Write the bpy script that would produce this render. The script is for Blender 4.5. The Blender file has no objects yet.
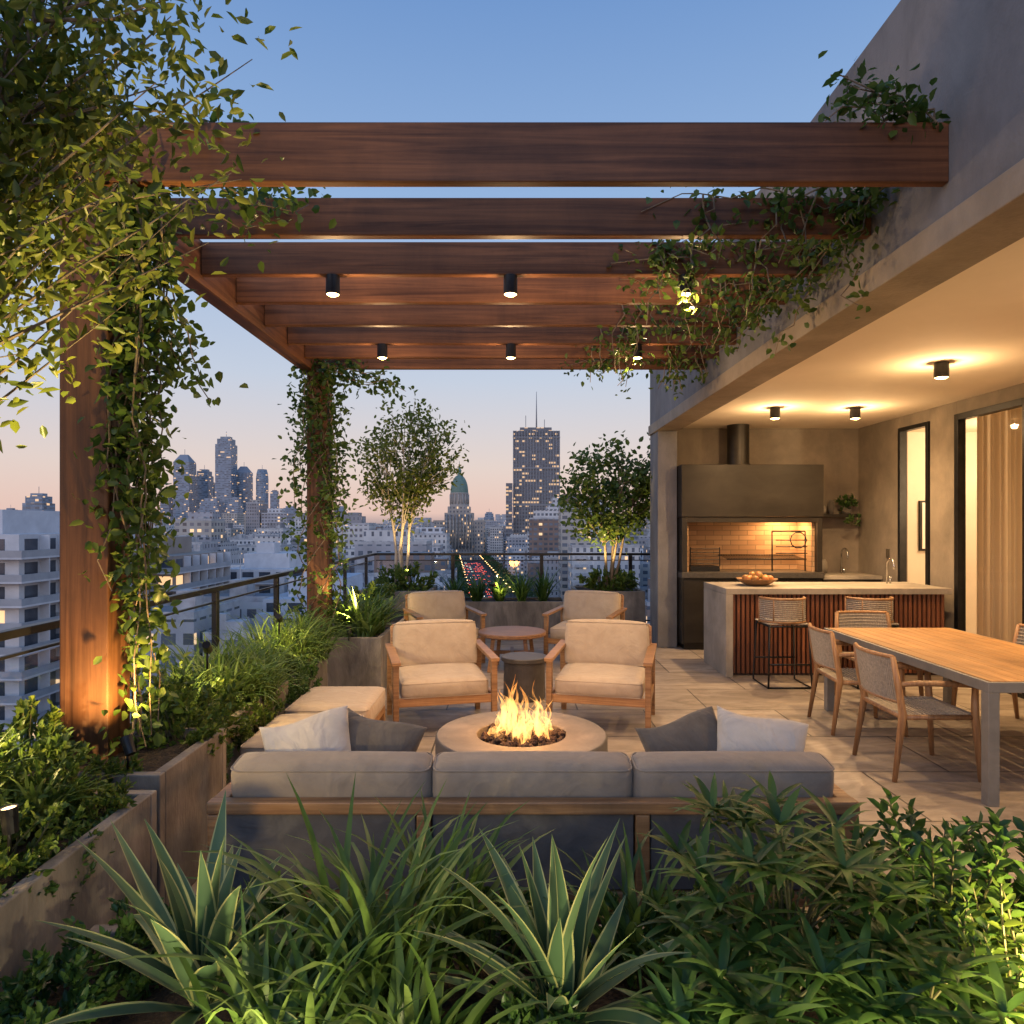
import bpy, math, random
import numpy as np
from mathutils import Vector, Matrix
random.seed(7); rng=np.random.default_rng(7)
scene=bpy.context.scene
R=random.uniform
# ------------------------------------------------------------------ materials
def newmat(name):
    m=bpy.data.materials.new(name); m.use_nodes=True
    nt=m.node_tree; b=nt.nodes['Principled BSDF']; return m,nt,b
def N(nt,t,**k):
    n=nt.nodes.new(t)
    for a,v in k.items(): setattr(n,a,v)
    return n
def ramp(nt,stops):
    r=N(nt,'ShaderNodeValToRGB'); e=r.color_ramp.elements
    while len(e)<len(stops): e.new(0.5)
    for i,(p,c) in enumerate(stops):
        e[i].position=p; e[i].color=(c[0],c[1],c[2],1)
    return r
def nosamp(m):
    try: m.cycles.emission_sampling='NONE'
    except Exception: pass
    return m
def noisemat(name,c1,c2,scale=4,stretch=(1,1,1),rough=.7,bump=.2,bscale=40,metal=0,detail=6,lo=.3,hi=.7,bdist=.01,spec=.5,dist=.4,island=0,stain=0):
    m,nt,b=newmat(name); L=nt.links
    tc=N(nt,'ShaderNodeTexCoord'); mp=N(nt,'ShaderNodeMapping'); mp.inputs['Scale'].default_value=stretch
    g=N(nt,'ShaderNodeNewGeometry')
    if island:
        cb=N(nt,'ShaderNodeCombineXYZ'); k=N(nt,'ShaderNodeMath',operation='MULTIPLY'); k.inputs[1].default_value=37.0
        L.new(g.outputs['Random Per Island'],k.inputs[0])
        for i in range(3): L.new(k.outputs[0],cb.inputs[i])
        va=N(nt,'ShaderNodeVectorMath',operation='ADD'); L.new(tc.outputs['Object'],va.inputs[0]); L.new(cb.outputs[0],va.inputs[1]); L.new(va.outputs[0],mp.inputs['Vector'])
    else: L.new(tc.outputs['Object'],mp.inputs['Vector'])
    n=N(nt,'ShaderNodeTexNoise'); n.inputs['Scale'].default_value=scale; n.inputs['Detail'].default_value=detail; n.inputs['Roughness'].default_value=.62
    n.inputs['Distortion'].default_value=dist
    L.new(mp.outputs[0],n.inputs['Vector'])
    r=ramp(nt,[(lo,c1),(hi,c2)]); L.new(n.outputs['Fac'],r.inputs[0]); col=r.outputs[0]
    if island:
        mr=N(nt,'ShaderNodeMapRange'); mr.inputs[3].default_value=1-island; mr.inputs[4].default_value=1+island*.6; L.new(g.outputs['Random Per Island'],mr.inputs[0])
        mx=N(nt,'ShaderNodeMix',data_type='RGBA',blend_type='MULTIPLY'); mx.inputs[0].default_value=1; L.new(col,mx.inputs[6]); L.new(mr.outputs[0],mx.inputs[7]); col=mx.outputs[2]
    if stain:
        n3=N(nt,'ShaderNodeTexNoise'); n3.inputs['Scale'].default_value=1.1; n3.inputs['Detail'].default_value=8; n3.inputs['Roughness'].default_value=.7; n3.inputs['Distortion'].default_value=.6
        m3=N(nt,'ShaderNodeMapping'); m3.inputs['Scale'].default_value=(1.6,1.6,.7); L.new(tc.outputs['Object'],m3.inputs[0]); L.new(m3.outputs[0],n3.inputs['Vector'])
        r3=ramp(nt,[(.35,(1-stain,)*3),(.62,(1.06,1.05,1.04))]); L.new(n3.outputs['Fac'],r3.inputs[0])
        mx=N(nt,'ShaderNodeMix',data_type='RGBA',blend_type='MULTIPLY'); mx.inputs[0].default_value=1; L.new(col,mx.inputs[6]); L.new(r3.outputs[0],mx.inputs[7]); col=mx.outputs[2]
    L.new(col,b.inputs['Base Color'])
    b.inputs['Roughness'].default_value=rough; b.inputs['Metallic'].default_value=metal
    b.inputs['Specular IOR Level'].default_value=spec
    n2=N(nt,'ShaderNodeTexNoise'); n2.inputs['Scale'].default_value=bscale; n2.inputs['Detail'].default_value=4
    L.new(mp.outputs[0],n2.inputs['Vector'])
    bp=N(nt,'ShaderNodeBump'); bp.inputs['Strength'].default_value=bump; bp.inputs['Distance'].default_value=bdist
    L.new(n2.outputs['Fac'],bp.inputs['Height']); L.new(bp.outputs[0],b.inputs['Normal'])
    return m
def woodmat(name,cd,cl,axis,k=14,rough=.45,sc=2.2,al=.7,spec=.5):
    s=[k,k,k]; s[axis]=al
    return noisemat(name,cd,cl,scale=sc,stretch=tuple(s),rough=rough,bump=.3,bscale=5,lo=.33,hi=.66,bdist=.004,dist=.9,island=.22,detail=9,stain=.3,spec=spec)
PW_D=(.065,.024,.010); PW_L=(.205,.084,.037)
wood_x=woodmat('cedar_x',PW_D,PW_L,0,k=10,al=.35,rough=.55,spec=.3); wood_y=woodmat('cedar_y',PW_D,PW_L,1,k=10,al=.35,rough=.55,spec=.3); wood_z=woodmat('cedar_z',(.06,.025,.011),(.17,.075,.034),2,k=10,al=.35,rough=.6,spec=.3)
teak_x=woodmat('teak_x',(.21,.10,.042),(.41,.23,.105),0,k=20); teak_y=woodmat('teak_y',(.25,.13,.055),(.45,.26,.12),1,k=20); teak_z=woodmat('teak_z',(.21,.10,.042),(.41,.23,.105),2,k=20)
stucco=noisemat('stucco',(.16,.158,.165),(.23,.226,.232),scale=1.6,rough=.9,bump=.5,bscale=70,bdist=.006,stain=.3)
stucco_lo=noisemat('stucco_taupe',(.18,.148,.115),(.265,.22,.17),scale=2.2,rough=.85,bump=.35,bscale=60,bdist=.005,stain=.2)
ceilm=noisemat('ceiling_plaster',(.74,.64,.50),(.82,.71,.57),scale=1.2,rough=.9,bump=.1,bscale=60)
concrete=noisemat('concrete',(.20,.175,.145),(.37,.325,.27),scale=3.0,rough=.75,bump=.35,bscale=45,bdist=.004,lo=.25,hi=.75,stain=.25)
concrete_s=noisemat('concrete_streaked',(.11,.095,.082),(.33,.295,.255),scale=2.0,stretch=(2.5,2.5,.8),rough=.75,bump=.5,bscale=30,bdist=.006,lo=.28,hi=.68,stain=.5,island=.15)
firecon=noisemat('smooth_concrete',(.12,.11,.10),(.20,.18,.16),scale=5,rough=.6,bump=.25,bscale=60,bdist=.003,stain=.3)
blackm=noisemat('black_metal',(.012,.012,.013),(.025,.025,.027),scale=8,rough=.4,bump=.05,metal=.6)
graymet=noisemat('gray_metal',(.20,.20,.195),(.26,.26,.255),scale=8,rough=.45,bump=.05,metal=.5)
hoodm=noisemat('hood_steel',(.018,.015,.012),(.038,.032,.026),scale=2.0,stretch=(1,1,2),rough=.42,bump=.05,metal=.4)
steel=noisemat('steel',(.5,.5,.5),(.6,.6,.6),scale=8,rough=.22,bump=.02,metal=1)
soil=noisemat('soil',(.012,.008,.005),(.05,.033,.02),scale=25,rough=.95,bump=1,bscale=60,bdist=.02)
lava=noisemat('lava_rock',(.02,.014,.012),(.09,.05,.035),scale=12,rough=.9,bump=1,bscale=50,bdist=.01)
slat_w=woodmat('slat_wood',(.13,.04,.018),(.25,.09,.04),2,k=12)
barkm=noisemat('bark',(.10,.07,.045),(.26,.20,.14),scale=10,stretch=(3,3,.8),rough=.9,bump=.6,bscale=30,bdist=.008)
stemm=noisemat('green_stem',(.05,.06,.02),(.10,.09,.04),scale=10,rough=.7,bump=.1)
def fabric(name,c1,c2,sc=350,cr=.5):
    m=noisemat(name,c1,c2,scale=9,rough=.95,bump=.35,bscale=sc,bdist=.002,spec=.15)
    nt=m.node_tree; b=nt.nodes['Principled BSDF']; b.inputs['Sheen Weight'].default_value=.15
    n=N(nt,'ShaderNodeTexNoise'); n.inputs['Scale'].default_value=5; n.inputs['Detail'].default_value=3; n.inputs['Distortion'].default_value=1.2
    tc=[x for x in nt.nodes if x.type=='TEX_COORD'][0]; nt.links.new(tc.outputs['Object'],n.inputs['Vector'])
    bp2=N(nt,'ShaderNodeBump'); bp2.inputs['Strength'].default_value=cr; bp2.inputs['Distance'].default_value=.03
    bp=[x for x in nt.nodes if x.type=='BUMP'][0]
    nt.links.new(n.outputs['Fac'],bp2.inputs['Height']); nt.links.new(bp.outputs[0],bp2.inputs['Normal']); nt.links.new(bp2.outputs[0],b.inputs['Normal'])
    return m
beige=fabric('beige_fabric',(.35,.28,.21),(.41,.335,.255))
taupe=fabric('taupe_fabric',(.225,.19,.155),(.275,.235,.195),cr=.4)
gray_f=fabric('gray_fabric',(.08,.077,.08),(.12,.115,.115))
darkpil=fabric('dark_pillow_fabric',(.09,.077,.066),(.135,.118,.102),cr=.9)
striped=fabric('pale_linen',(.42,.38,.335),(.52,.48,.43),cr=1.0)
rope=noisemat('rope',(.20,.175,.145),(.36,.315,.26),scale=60,rough=.9,bump=.6,bscale=200,bdist=.003)
def emis(name,col,s):
    m,nt,b=newmat(name); b.inputs['Base Color'].default_value=(*col,1); b.inputs['Emission Color'].default_value=(*col,1); b.inputs['Emission Strength'].default_value=s
    return nosamp(m)
bulb=emis('lamp_glow',(1,.66,.30),6)
def glassmat(name,op=.1,tint=(.9,.95,1)):
    m=bpy.data.materials.new(name); m.use_nodes=True; nt=m.node_tree; nt.nodes.clear()
    o=N(nt,'ShaderNodeOutputMaterial'); mx=N(nt,'ShaderNodeMixShader'); t=N(nt,'ShaderNodeBsdfTransparent'); g=N(nt,'ShaderNodeBsdfGlossy')
    t.inputs[0].default_value=(*tint,1); g.inputs['Roughness'].default_value=.03; mx.inputs[0].default_value=op
    nt.links.new(t.outputs[0],mx.inputs[1]); nt.links.new(g.outputs[0],mx.inputs[2]); nt.links.new(mx.outputs[0],o.inputs[0]); return m
glass=glassmat('clear_glass',.05)
doorglass=glassmat('door_glass',.015,(.93,.93,.93))
def leafmat(name,cols,rough=.42,trans=.35):
    m,nt,b=newmat(name); L=nt.links
    g=N(nt,'ShaderNodeNewGeometry'); r=ramp(nt,[(i/(len(cols)-1),c) for i,c in enumerate(cols)])
    L.new(g.outputs['Random Per Island'],r.inputs[0]); L.new(r.outputs[0],b.inputs['Base Color'])
    b.inputs['Roughness'].default_value=rough; b.inputs['Specular IOR Level'].default_value=.35
    tr=N(nt,'ShaderNodeBsdfTranslucent'); hs=N(nt,'ShaderNodeHueSaturation'); hs.inputs['Value'].default_value=1.7; hs.inputs['Hue'].default_value=.485
    L.new(r.outputs[0],hs.inputs['Color']); L.new(hs.outputs[0],tr.inputs[0])
    mx=N(nt,'ShaderNodeMixShader'); mx.inputs[0].default_value=trans
    o=[x for x in nt.nodes if x.type=='OUTPUT_MATERIAL'][0]
    L.new(b.outputs[0],mx.inputs[1]); L.new(tr.outputs[0],mx.inputs[2]); L.new(mx.outputs[0],o.inputs[0])
    return m
lf_vine=leafmat('vine_leaf',[(.03,.065,.012),(.055,.105,.018),(.10,.15,.03)],trans=.4)
lf_tree=leafmat('tree_leaf',[(.05,.08,.013),(.10,.135,.02),(.18,.19,.033)],trans=.5)
lf_dark=leafmat('dark_leaf',[(.022,.06,.015),(.042,.095,.02),(.075,.14,.03)],rough=.38,trans=.28)
lf_mid=leafmat('shrub_leaf',[(.035,.075,.014),(.065,.115,.02),(.12,.165,.03)],trans=.35)
lf_grass=leafmat('strap_leaf',[(.04,.085,.016),(.075,.135,.026),(.13,.19,.05)],rough=.42,trans=.32)
agave_g=leafmat('agave_leaf',[(.045,.095,.042),(.065,.12,.052),(.09,.15,.065)],rough=.5,trans=.1)
agave_y=leafmat('agave_margin',[(.28,.30,.11),(.36,.36,.15)],rough=.45,trans=.1)
# ------------------------------------------------------------------ mesh builder
class MB:
    def __init__(s): s.v=[];s.f=[];s.m=[];s.s=[]
    def add(s,vs,fs,mat=0,smooth=False,M=None):
        o=len(s.v)
        for p in vs:
            if M is not None: p=M@Vector(p)
            s.v.append((p[0],p[1],p[2]))
        for f in fs: s.f.append([i+o for i in f]); s.m.append(mat); s.s.append(smooth)
    def box(s,x0,x1,y0,y1,z0,z1,mat=0,M=None):
        v=[(x0,y0,z0),(x1,y0,z0),(x1,y1,z0),(x0,y1,z0),(x0,y0,z1),(x1,y0,z1),(x1,y1,z1),(x0,y1,z1)]
        s.add(v,[(0,3,2,1),(4,5,6,7),(0,1,5,4),(1,2,6,5),(2,3,7,6),(3,0,4,7)],mat,False,M)
    def beam(s,a,b,w,h,mat=0,w2=None,h2=None):
        a=Vector(a);b=Vector(b);d=(b-a).normalized()
        up=Vector((0,0,1)) if abs(d.z)<.9 else Vector((0,1,0))
        sd=d.cross(up).normalized(); u=sd.cross(d).normalized()
        w2=w2 or w; h2=h2 or h; v=[]
        for p,ww,hh in((a,w,h),(b,w2,h2)):
            for i,j in((-1,-1),(1,-1),(1,1),(-1,1)): v.append(p+sd*ww/2*i+u*hh/2*j)
        s.add(v,[(0,1,2,3),(7,6,5,4),(1,0,4,5),(2,1,5,6),(3,2,6,7),(0,3,7,4)],mat)
    def tube(s,pts,rads,n=8,mat=0,caps=True,M=None):
        pts=[Vector(p) for p in pts]
        if not hasattr(rads,'__len__'): rads=[rads]*len(pts)
        vs=[];fs=[]; ref=None
        for i,p in enumerate(pts):
            d=(pts[min(i+1,len(pts)-1)]-pts[max(i-1,0)])
            if d.length<1e-9: d=Vector((0,0,1))
            d.normalize()
            if ref is None: ref=Vector((0,0,1)) if abs(d.z)<.9 else Vector((1,0,0))
            sd=d.cross(ref)
            if sd.length<1e-5: ref=Vector((1,0.3,0)); sd=d.cross(ref)
            sd.normalize(); u=sd.cross(d).normalized(); ref=u
            for k in range(n):
                a=2*math.pi*k/n; vs.append(p+(sd*math.cos(a)+u*math.sin(a))*rads[i])
        for i in range(len(pts)-1):
            for k in range(n):
                fs.append((i*n+k,i*n+(k+1)%n,(i+1)*n+(k+1)%n,(i+1)*n+k))
        if caps and n>2:
            fs.append(tuple(range(n))[::-1]); fs.append(tuple((len(pts)-1)*n+k for k in range(n)))
        s.add(vs,fs,mat,n>5,M)
    def lathe(s,prof,c=(0,0,0),n=32,mat=0,smooth=False,M=None):
        vs=[];fs=[]
        for r,z in prof:
            for k in range(n):
                a=2*math.pi*k/n; vs.append((c[0]+r*math.cos(a),c[1]+r*math.sin(a),c[2]+z))
        for i in range(len(prof)-1):
            for k in range(n):
                fs.append((i*n+k,i*n+(k+1)%n,(i+1)*n+(k+1)%n,(i+1)*n+k))
        s.add(vs,fs,mat,smooth,M)
    def cushion(s,c,size,r=.05,bulge=.015,n=10,mat=0,rot=None):
        hx,hy,hz=[q/2 for q in size]; r=min(r,hx*.95,hy*.95,hz*.95)
        M=Matrix.Translation(c)@(rot.to_4x4() if rot else Matrix())
        t=[-1+2*i/n for i in range(n+1)]
        t=[math.copysign(1-(1-abs(q))**1.6,q) for q in t]
        for ax in range(3):
            for sg in(-1,1):
                vs=[];fs=[]
                for i in range(n+1):
                    for j in range(n+1):
                        p=[0,0,0]; a1,a2=(ax+1)%3,(ax+2)%3
                        p[ax]=sg; p[a1]=t[i]; p[a2]=t[j]
                        q=Vector((p[0]*hx,p[1]*hy,p[2]*hz)); inn=Vector((max(-hx+r,min(hx-r,q.x)),max(-hy+r,min(hy-r,q.y)),max(-hz+r,min(hz-r,q.z))))
                        d=q-inn
                        if d.length>0: q=inn+d.normalized()*r
                        u,v,w=p
                        q.z+=bulge*math.copysign(1,w)*(1-u*u)*(1-v*v)*(abs(w)>.3)
                        q.y+=bulge*.8*math.copysign(1,v)*(1-u*u)*(1-w*w)*(abs(v)>.3)
                        q.x+=bulge*.6*math.copysign(1,u)*(1-v*v)*(1-w*w)*(abs(u)>.3)
                        vs.append(q)
                for i in range(n):
                    for j in range(n):
                        f=(i*(n+1)+j,(i+1)*(n+1)+j,(i+1)*(n+1)+j+1,i*(n+1)+j+1)
                        fs.append(f if sg>0 else f[::-1])
                s.add(vs,fs,mat,True,M)
        for sg in(-1,1):
            pts=[]
            zz=sg*(hz-r*.42)
            rr=r*.9
            for (cx,cy,a0) in((hx-rr,hy-rr,0),(-hx+rr,hy-rr,90),(-hx+rr,-hy+rr,180),(hx-rr,-hy+rr,270)):
                for k in range(4):
                    a=math.radians(a0+30*k); pts.append((cx+(rr-r*.08)*math.cos(a),cy+(rr-r*.08)*math.sin(a),zz))
            pts.append(pts[0]); s.tube(pts,.004,5,mat,False,M)
    def obj(s,name,mats,parent=None,bevel=0,seg=2,loc=None,rot=0,merge=False):
        me=bpy.data.meshes.new(name); me.from_pydata(s.v,[],s.f)
        for m in mats: me.materials.append(m)
        me.polygons.foreach_set('material_index',s.m); me.polygons.foreach_set('use_smooth',s.s); me.update()
        o=bpy.data.objects.new(name,me); scene.collection.objects.link(o)
        if merge:
            w=o.modifiers.new('w','WELD'); w.merge_threshold=.0005
        if bevel:
            b=o.modifiers.new('b','BEVEL'); b.width=bevel; b.segments=seg; b.limit_method='ANGLE'; b.angle_limit=math.radians(50)
        if parent: o.parent=parent
        if loc: o.location=loc
        if rot: o.rotation_euler[2]=rot
        return o
def empty(name,loc=(0,0,0),rot=0):
    e=bpy.data.objects.new(name,None); e.empty_display_size=.2; e.location=loc; e.rotation_euler[2]=rot
    scene.collection.objects.link(e); return e
def norm(a): return a/np.maximum(np.linalg.norm(a,axis=-1,keepdims=True),1e-9)
class Leaves:
    def __init__(s): s.P=[];s.D=[];s.S=[];s.W=[]
    def add(s,P,D,S,W=.5):
        P=np.atleast_2d(P);n=len(P); s.P.append(P);s.D.append(np.broadcast_to(D,(n,3)));s.S.append(np.broadcast_to(S,(n,)));s.W.append(np.broadcast_to(W,(n,)))
    def obj(s,name,mat,parent=None,fold=.18,upbias=.6):
        P=np.concatenate(s.P);D=norm(np.concatenate(s.D).astype(float));S=np.concatenate(s.S)[:,None];W=np.concatenate(s.W)[:,None]
        n=len(P); up=rng.normal(0,.6,(n,3)); up[:,2]+=upbias
        sd=norm(np.cross(D,up)); nm=np.cross(sd,D)
        hw=S*W*.5
        B=P; R1=P+D*S*.3+sd*hw*.95+nm*S*fold*.5; R2=P+D*S*.68+sd*hw*.8+nm*S*fold*.35; T=P+D*S-nm*S*fold*.5
        L2=P+D*S*.68-sd*hw*.8+nm*S*fold*.35; L1=P+D*S*.3-sd*hw*.95+nm*S*fold*.5
        V=np.stack([B,R1,R2,T,L2,L1],1).reshape(-1,3)
        base=(np.arange(n)*6)[:,None]
        F=np.concatenate([base+np.array([0,1,2,3]),base+np.array([0,3,4,5])],1).reshape(-1)
        me=bpy.data.meshes.new(name); me.vertices.add(len(V)); me.vertices.foreach_set('co',V.ravel())
        me.loops.add(len(F)); me.loops.foreach_set('vertex_index',F.astype(np.int32))
        me.polygons.add(n*2); me.polygons.foreach_set('loop_start',np.arange(0,n*8,4,dtype=np.int32))
        try: me.polygons.foreach_set('loop_total',np.full(n*2,4,dtype=np.int32))
        except Exception: pass
        me.polygons.foreach_set('use_smooth',np.ones(n*2,dtype=bool))
        me.materials.append(mat); me.update(calc_edges=True)
        o=bpy.data.objects.new(name,me); scene.collection.objects.link(o)
        if parent:o.parent=parent
        return o
def rdir(n=1,up=0):
    d=rng.normal(0,1,(n,3)); d[:,2]+=up; return norm(d)
# ------------------------------------------------------------------ camera / world
cam=bpy.data.cameras.new('camera'); co=bpy.data.objects.new('camera',cam); scene.collection.objects.link(co)
co.location=(0,0,1.7); co.rotation_euler=(math.radians(90),0,0); cam.sensor_width=36; cam.lens=24.6; cam.shift_y=.0117; cam.clip_end=20000; cam.clip_start=.05
scene.camera=co
w=bpy.data.worlds.new('World'); scene.world=w; w.use_nodes=True; nt=w.node_tree; nt.nodes.clear(); L=nt.links
out=N(nt,'ShaderNodeOutputWorld'); tc=N(nt,'ShaderNodeTexCoord'); sp=N(nt,'ShaderNodeSeparateXYZ'); L.new(tc.outputs['Generated'],sp.inputs[0])
rp=ramp(nt,[(0,(.42,.33,.34)),(.015,(.76,.54,.48)),(.08,(.72,.60,.58)),(.20,(.52,.58,.71)),(.40,(.29,.44,.70)),(.60,(.155,.295,.59)),(1,(.10,.21,.48))])
L.new(sp.outputs['Z'],rp.inputs[0])
# brighter afterglow on the side behind the camera
mrg=N(nt,'ShaderNodeMapRange'); mrg.inputs[1].default_value=.1; mrg.inputs[2].default_value=-1; mrg.inputs[3].default_value=1; mrg.inputs[4].default_value=2.1; L.new(sp.outputs['Y'],mrg.inputs[0])
sky=N(nt,'ShaderNodeTexSky'); sky.sky_type='NISHITA'; sky.sun_disc=False; sky.sun_elevation=math.radians(2); sky.sun_rotation=math.radians(200)
bg1=N(nt,'ShaderNodeBackground'); L.new(mrg.outputs[0],bg1.inputs[1]); L.new(rp.outputs[0],bg1.inputs[0])
bg2=N(nt,'ShaderNodeBackground'); bg2.inputs[1].default_value=.03; L.new(sky.outputs[0],bg2.inputs[0])
ad=N(nt,'ShaderNodeAddShader'); L.new(bg1.outputs[0],ad.inputs[0]); L.new(bg2.outputs[0],ad.inputs[1]); L.new(ad.outputs[0],out.inputs[0])
scene.view_settings.view_transform='Standard'; scene.view_settings.look='None'; scene.view_settings.exposure=0; scene.view_settings.gamma=1
def light(name,typ,loc,energy,col=(1,.64,.31),size=.05,target=None,angle=100,blend=.6,parent=None):
    l=bpy.data.lights.new(name,typ); l.energy=energy; l.color=col
    if typ in('POINT','SPOT'): l.shadow_soft_size=size
    if typ=='SPOT': l.spot_size=math.radians(angle); l.spot_blend=blend
    if typ=='AREA': l.size=size
    o=bpy.data.objects.new(name,l); scene.collection.objects.link(o); o.location=loc
    if target is not None: o.rotation_euler=(Vector(target)-Vector(loc)).to_track_quat('-Z','Y').to_euler()
    if parent: o.parent=parent
    return o
sun=bpy.data.lights.new('sun','SUN'); sun.energy=.35; sun.angle=math.radians(25); sun.color=(1,.74,.58)
so=bpy.data.objects.new('sun',sun); scene.collection.objects.link(so)
so.rotation_euler=Vector((.6,.8,-.3)).to_track_quat('-Z','Y').to_euler()
# ------------------------------------------------------------------ terrace
def floormat():
    m,nt,b=newmat('stone_pavers'); L=nt.links
    tc=N(nt,'ShaderNodeTexCoord'); br=N(nt,'ShaderNodeTexBrick'); br.offset=.5
    br.inputs['Scale'].default_value=1; br.inputs['Brick Width'].default_value=1.2; br.inputs['Row Height'].default_value=.8; br.inputs['Mortar Size'].default_value=.007; br.inputs['Mortar Smooth'].default_value=.2
    br.inputs['Color1'].default_value=(.26,.215,.17,1); br.inputs['Color2'].default_value=(.37,.315,.26,1); br.inputs['Mortar'].default_value=(.06,.05,.042,1)
    L.new(tc.outputs['Object'],br.inputs['Vector'])
    n=N(nt,'ShaderNodeTexNoise'); n.inputs['Scale'].default_value=2.2; n.inputs['Detail'].default_value=9; n.inputs['Roughness'].default_value=.68; n.inputs['Distortion'].default_value=.8
    mp=N(nt,'ShaderNodeMapping'); mp.inputs['Scale'].default_value=(.8,2,1); L.new(tc.outputs['Object'],mp.inputs[0]); L.new(mp.outputs[0],n.inputs['Vector'])
    r=ramp(nt,[(.32,(.55,.53,.50)),(.68,(1.12,1.12,1.12))]); L.new(n.outputs['Fac'],r.inputs[0])
    mx=N(nt,'ShaderNodeMix',data_type='RGBA',blend_type='MULTIPLY'); mx.inputs[0].default_value=1
    L.new(br.outputs['Color'],mx.inputs[6]); L.new(r.outputs[0],mx.inputs[7]); L.new(mx.outputs[2],b.inputs['Base Color'])
    rr=ramp(nt,[(.3,(.62,.62,.62)),(.7,(.34,.34,.34))]); L.new(n.outputs['Fac'],rr.inputs[0]); L.new(rr.outputs[0],b.inputs['Roughness'])
    bp=N(nt,'ShaderNodeBump'); bp.inputs['Strength'].default_value=.5; bp.inputs['Distance'].default_value=.004
    iv=N(nt,'ShaderNodeMath',operation='SUBTRACT'); L.new(n.outputs['Fac'],iv.inputs[0]); L.new(br.outputs['Fac'],iv.inputs[1]); L.new(iv.outputs[0],bp.inputs['Height']); L.new(bp.outputs[0],b.inputs['Normal'])
    return m
m=MB(); m.box(-2.45,5.0,-2,12,-.35,0); m.obj('terrace_floor',[floormat()])
bld=empty('apartment_building')
m=MB(); m.box(2.0,2.27,-2,10.15,3.12,4.4); m.box(2.27,5.6,-2,10.15,3.3,4.3)
m.obj('upper_wall',[stucco],bld,bevel=.008)
m=MB(); m.box(1.98,2.29,-2,10.17,2.98,3.118); m.obj('fascia_beam',[noisemat('fascia_concrete',(.24,.195,.145),(.34,.28,.215),scale=2.5,rough=.8,bump=.3,stain=.2)],bld,bevel=.006)
m=MB(); m.box(2.003,2.27,9.62,10.15,0,2.978); m.obj('corner_column',[stucco],bld,bevel=.006)
m=MB(); m.box(2.292,10,-2,10.9,3.08,3.298); m.obj('ceiling_slab',[ceilm],bld)
m=MB(); m.box(2.27,5.1,10.1,10.3,0,3.08); m.box(5.0,5.1,9.02,10.1,0,3.08); m.box(5.0,5.1,7.87,8.37,0,3.08); m.box(5.0,5.1,8.37,9.02,2.93,3.08)
m.box(5.0,5.1,3.2,7.87,2.93,3.08); m.box(5.0,5.1,-2,3.2,0,3.08); m.obj('lower_walls',[stucco_lo],bld,bevel=.004)
m=MB(); m.box(-2.4,9,-2.2,11.9,-46,-.36); m.obj('tower_body',[stucco],bld)
cream=noisemat('cream_wall',(.60,.54,.45),(.66,.60,.51),scale=2,rough=.9,bump=.05)
m=MB(); m.box(5.1,10,10.5,10.7,0,3.08); m.box(9.8,10,3,10.5,0,3.08); m.box(5.1,9.8,2.9,3.1,0,3.08); m.obj('room_walls',[cream],bld)
m=MB(); m.box(5.0,10,2.9,10.7,-.2,.003); m.obj('room_floor',[teak_y],bld)
m=MB()
def frame_x(m,y0,y1,z1,t=.05,x0=4.97,x1=5.06,mat=0):
    m.box(x0,x1,y0,y0+t,0,z1,mat); m.box(x0,x1,y1-t,y1,0,z1,mat); m.box(x0,x1,y0+t,y1-t,z1-t,z1,mat); m.box(x0,x1,y0+t,y1-t,.0,.04,mat)
frame_x(m,8.37,9.02,2.93)
for a,b in((6.75,7.87),(5.6,6.72),(4.4,5.57),(3.22,4.37)): frame_x(m,a,b,2.93,t=.07)
m.obj('door_frames',[blackm],bld,bevel=.003)
m=MB(); m.box(5.01,5.02,3.3,7.82,.05,2.88); m.obj('sliding_door_glass',[doorglass],bld)
cm,cnt,cb=newmat('sheer_curtain'); cb.inputs['Base Color'].default_value=(.55,.47,.36,1); cb.inputs['Roughness'].default_value=.9
tr=N(cnt,'ShaderNodeBsdfTranslucent'); tr.inputs[0].default_value=(.66,.56,.42,1); mx=N(cnt,'ShaderNodeMixShader'); mx.inputs[0].default_value=.55
cnt.links.new(cb.outputs[0],mx.inputs[1]); cnt.links.new(tr.outputs[0],mx.inputs[2]); cnt.links.new(mx.outputs[0],[x for x in cnt.nodes if x.type=='OUTPUT_MATERIAL'][0].inputs[0])
m=MB(); vs=[];fs=[]; n=620
for i in range(n+1):
    yy=3.4+4.6*i/n; xx=5.36+.055*math.sin(i*.55+.8*math.sin(i*.07))+.02*math.sin(i*.17+1)
    vs+= [(xx,yy,.02),(xx*1+.005,yy,2.95)]
for i in range(n): fs.append((2*i,2*i+2,2*i+3,2*i+1))
m.add(vs,fs,0,True); m.obj('curtain',[cm])
m=MB(); m.box(6.10,6.50,10.46,10.498,1.30,2.05,0); m.box(6.13,6.47,10.452,10.459,1.33,2.02,1); m.box(6.18,6.42,10.448,10.4515,1.42,1.93,2)
m.obj('framed_picture',[blackm,noisemat('mat_paper',(.7,.68,.62),(.75,.73,.68)),noisemat('art_paint',(.03,.06,.04),(.40,.34,.24),scale=9)])
light('room_lamp_light','POINT',(6.8,9.2,2.6),120,(1,.70,.40),.15); light('room_lamp_light','POINT',(7.2,5.8,2.3),360,(1,.70,.38),.15)
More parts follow.
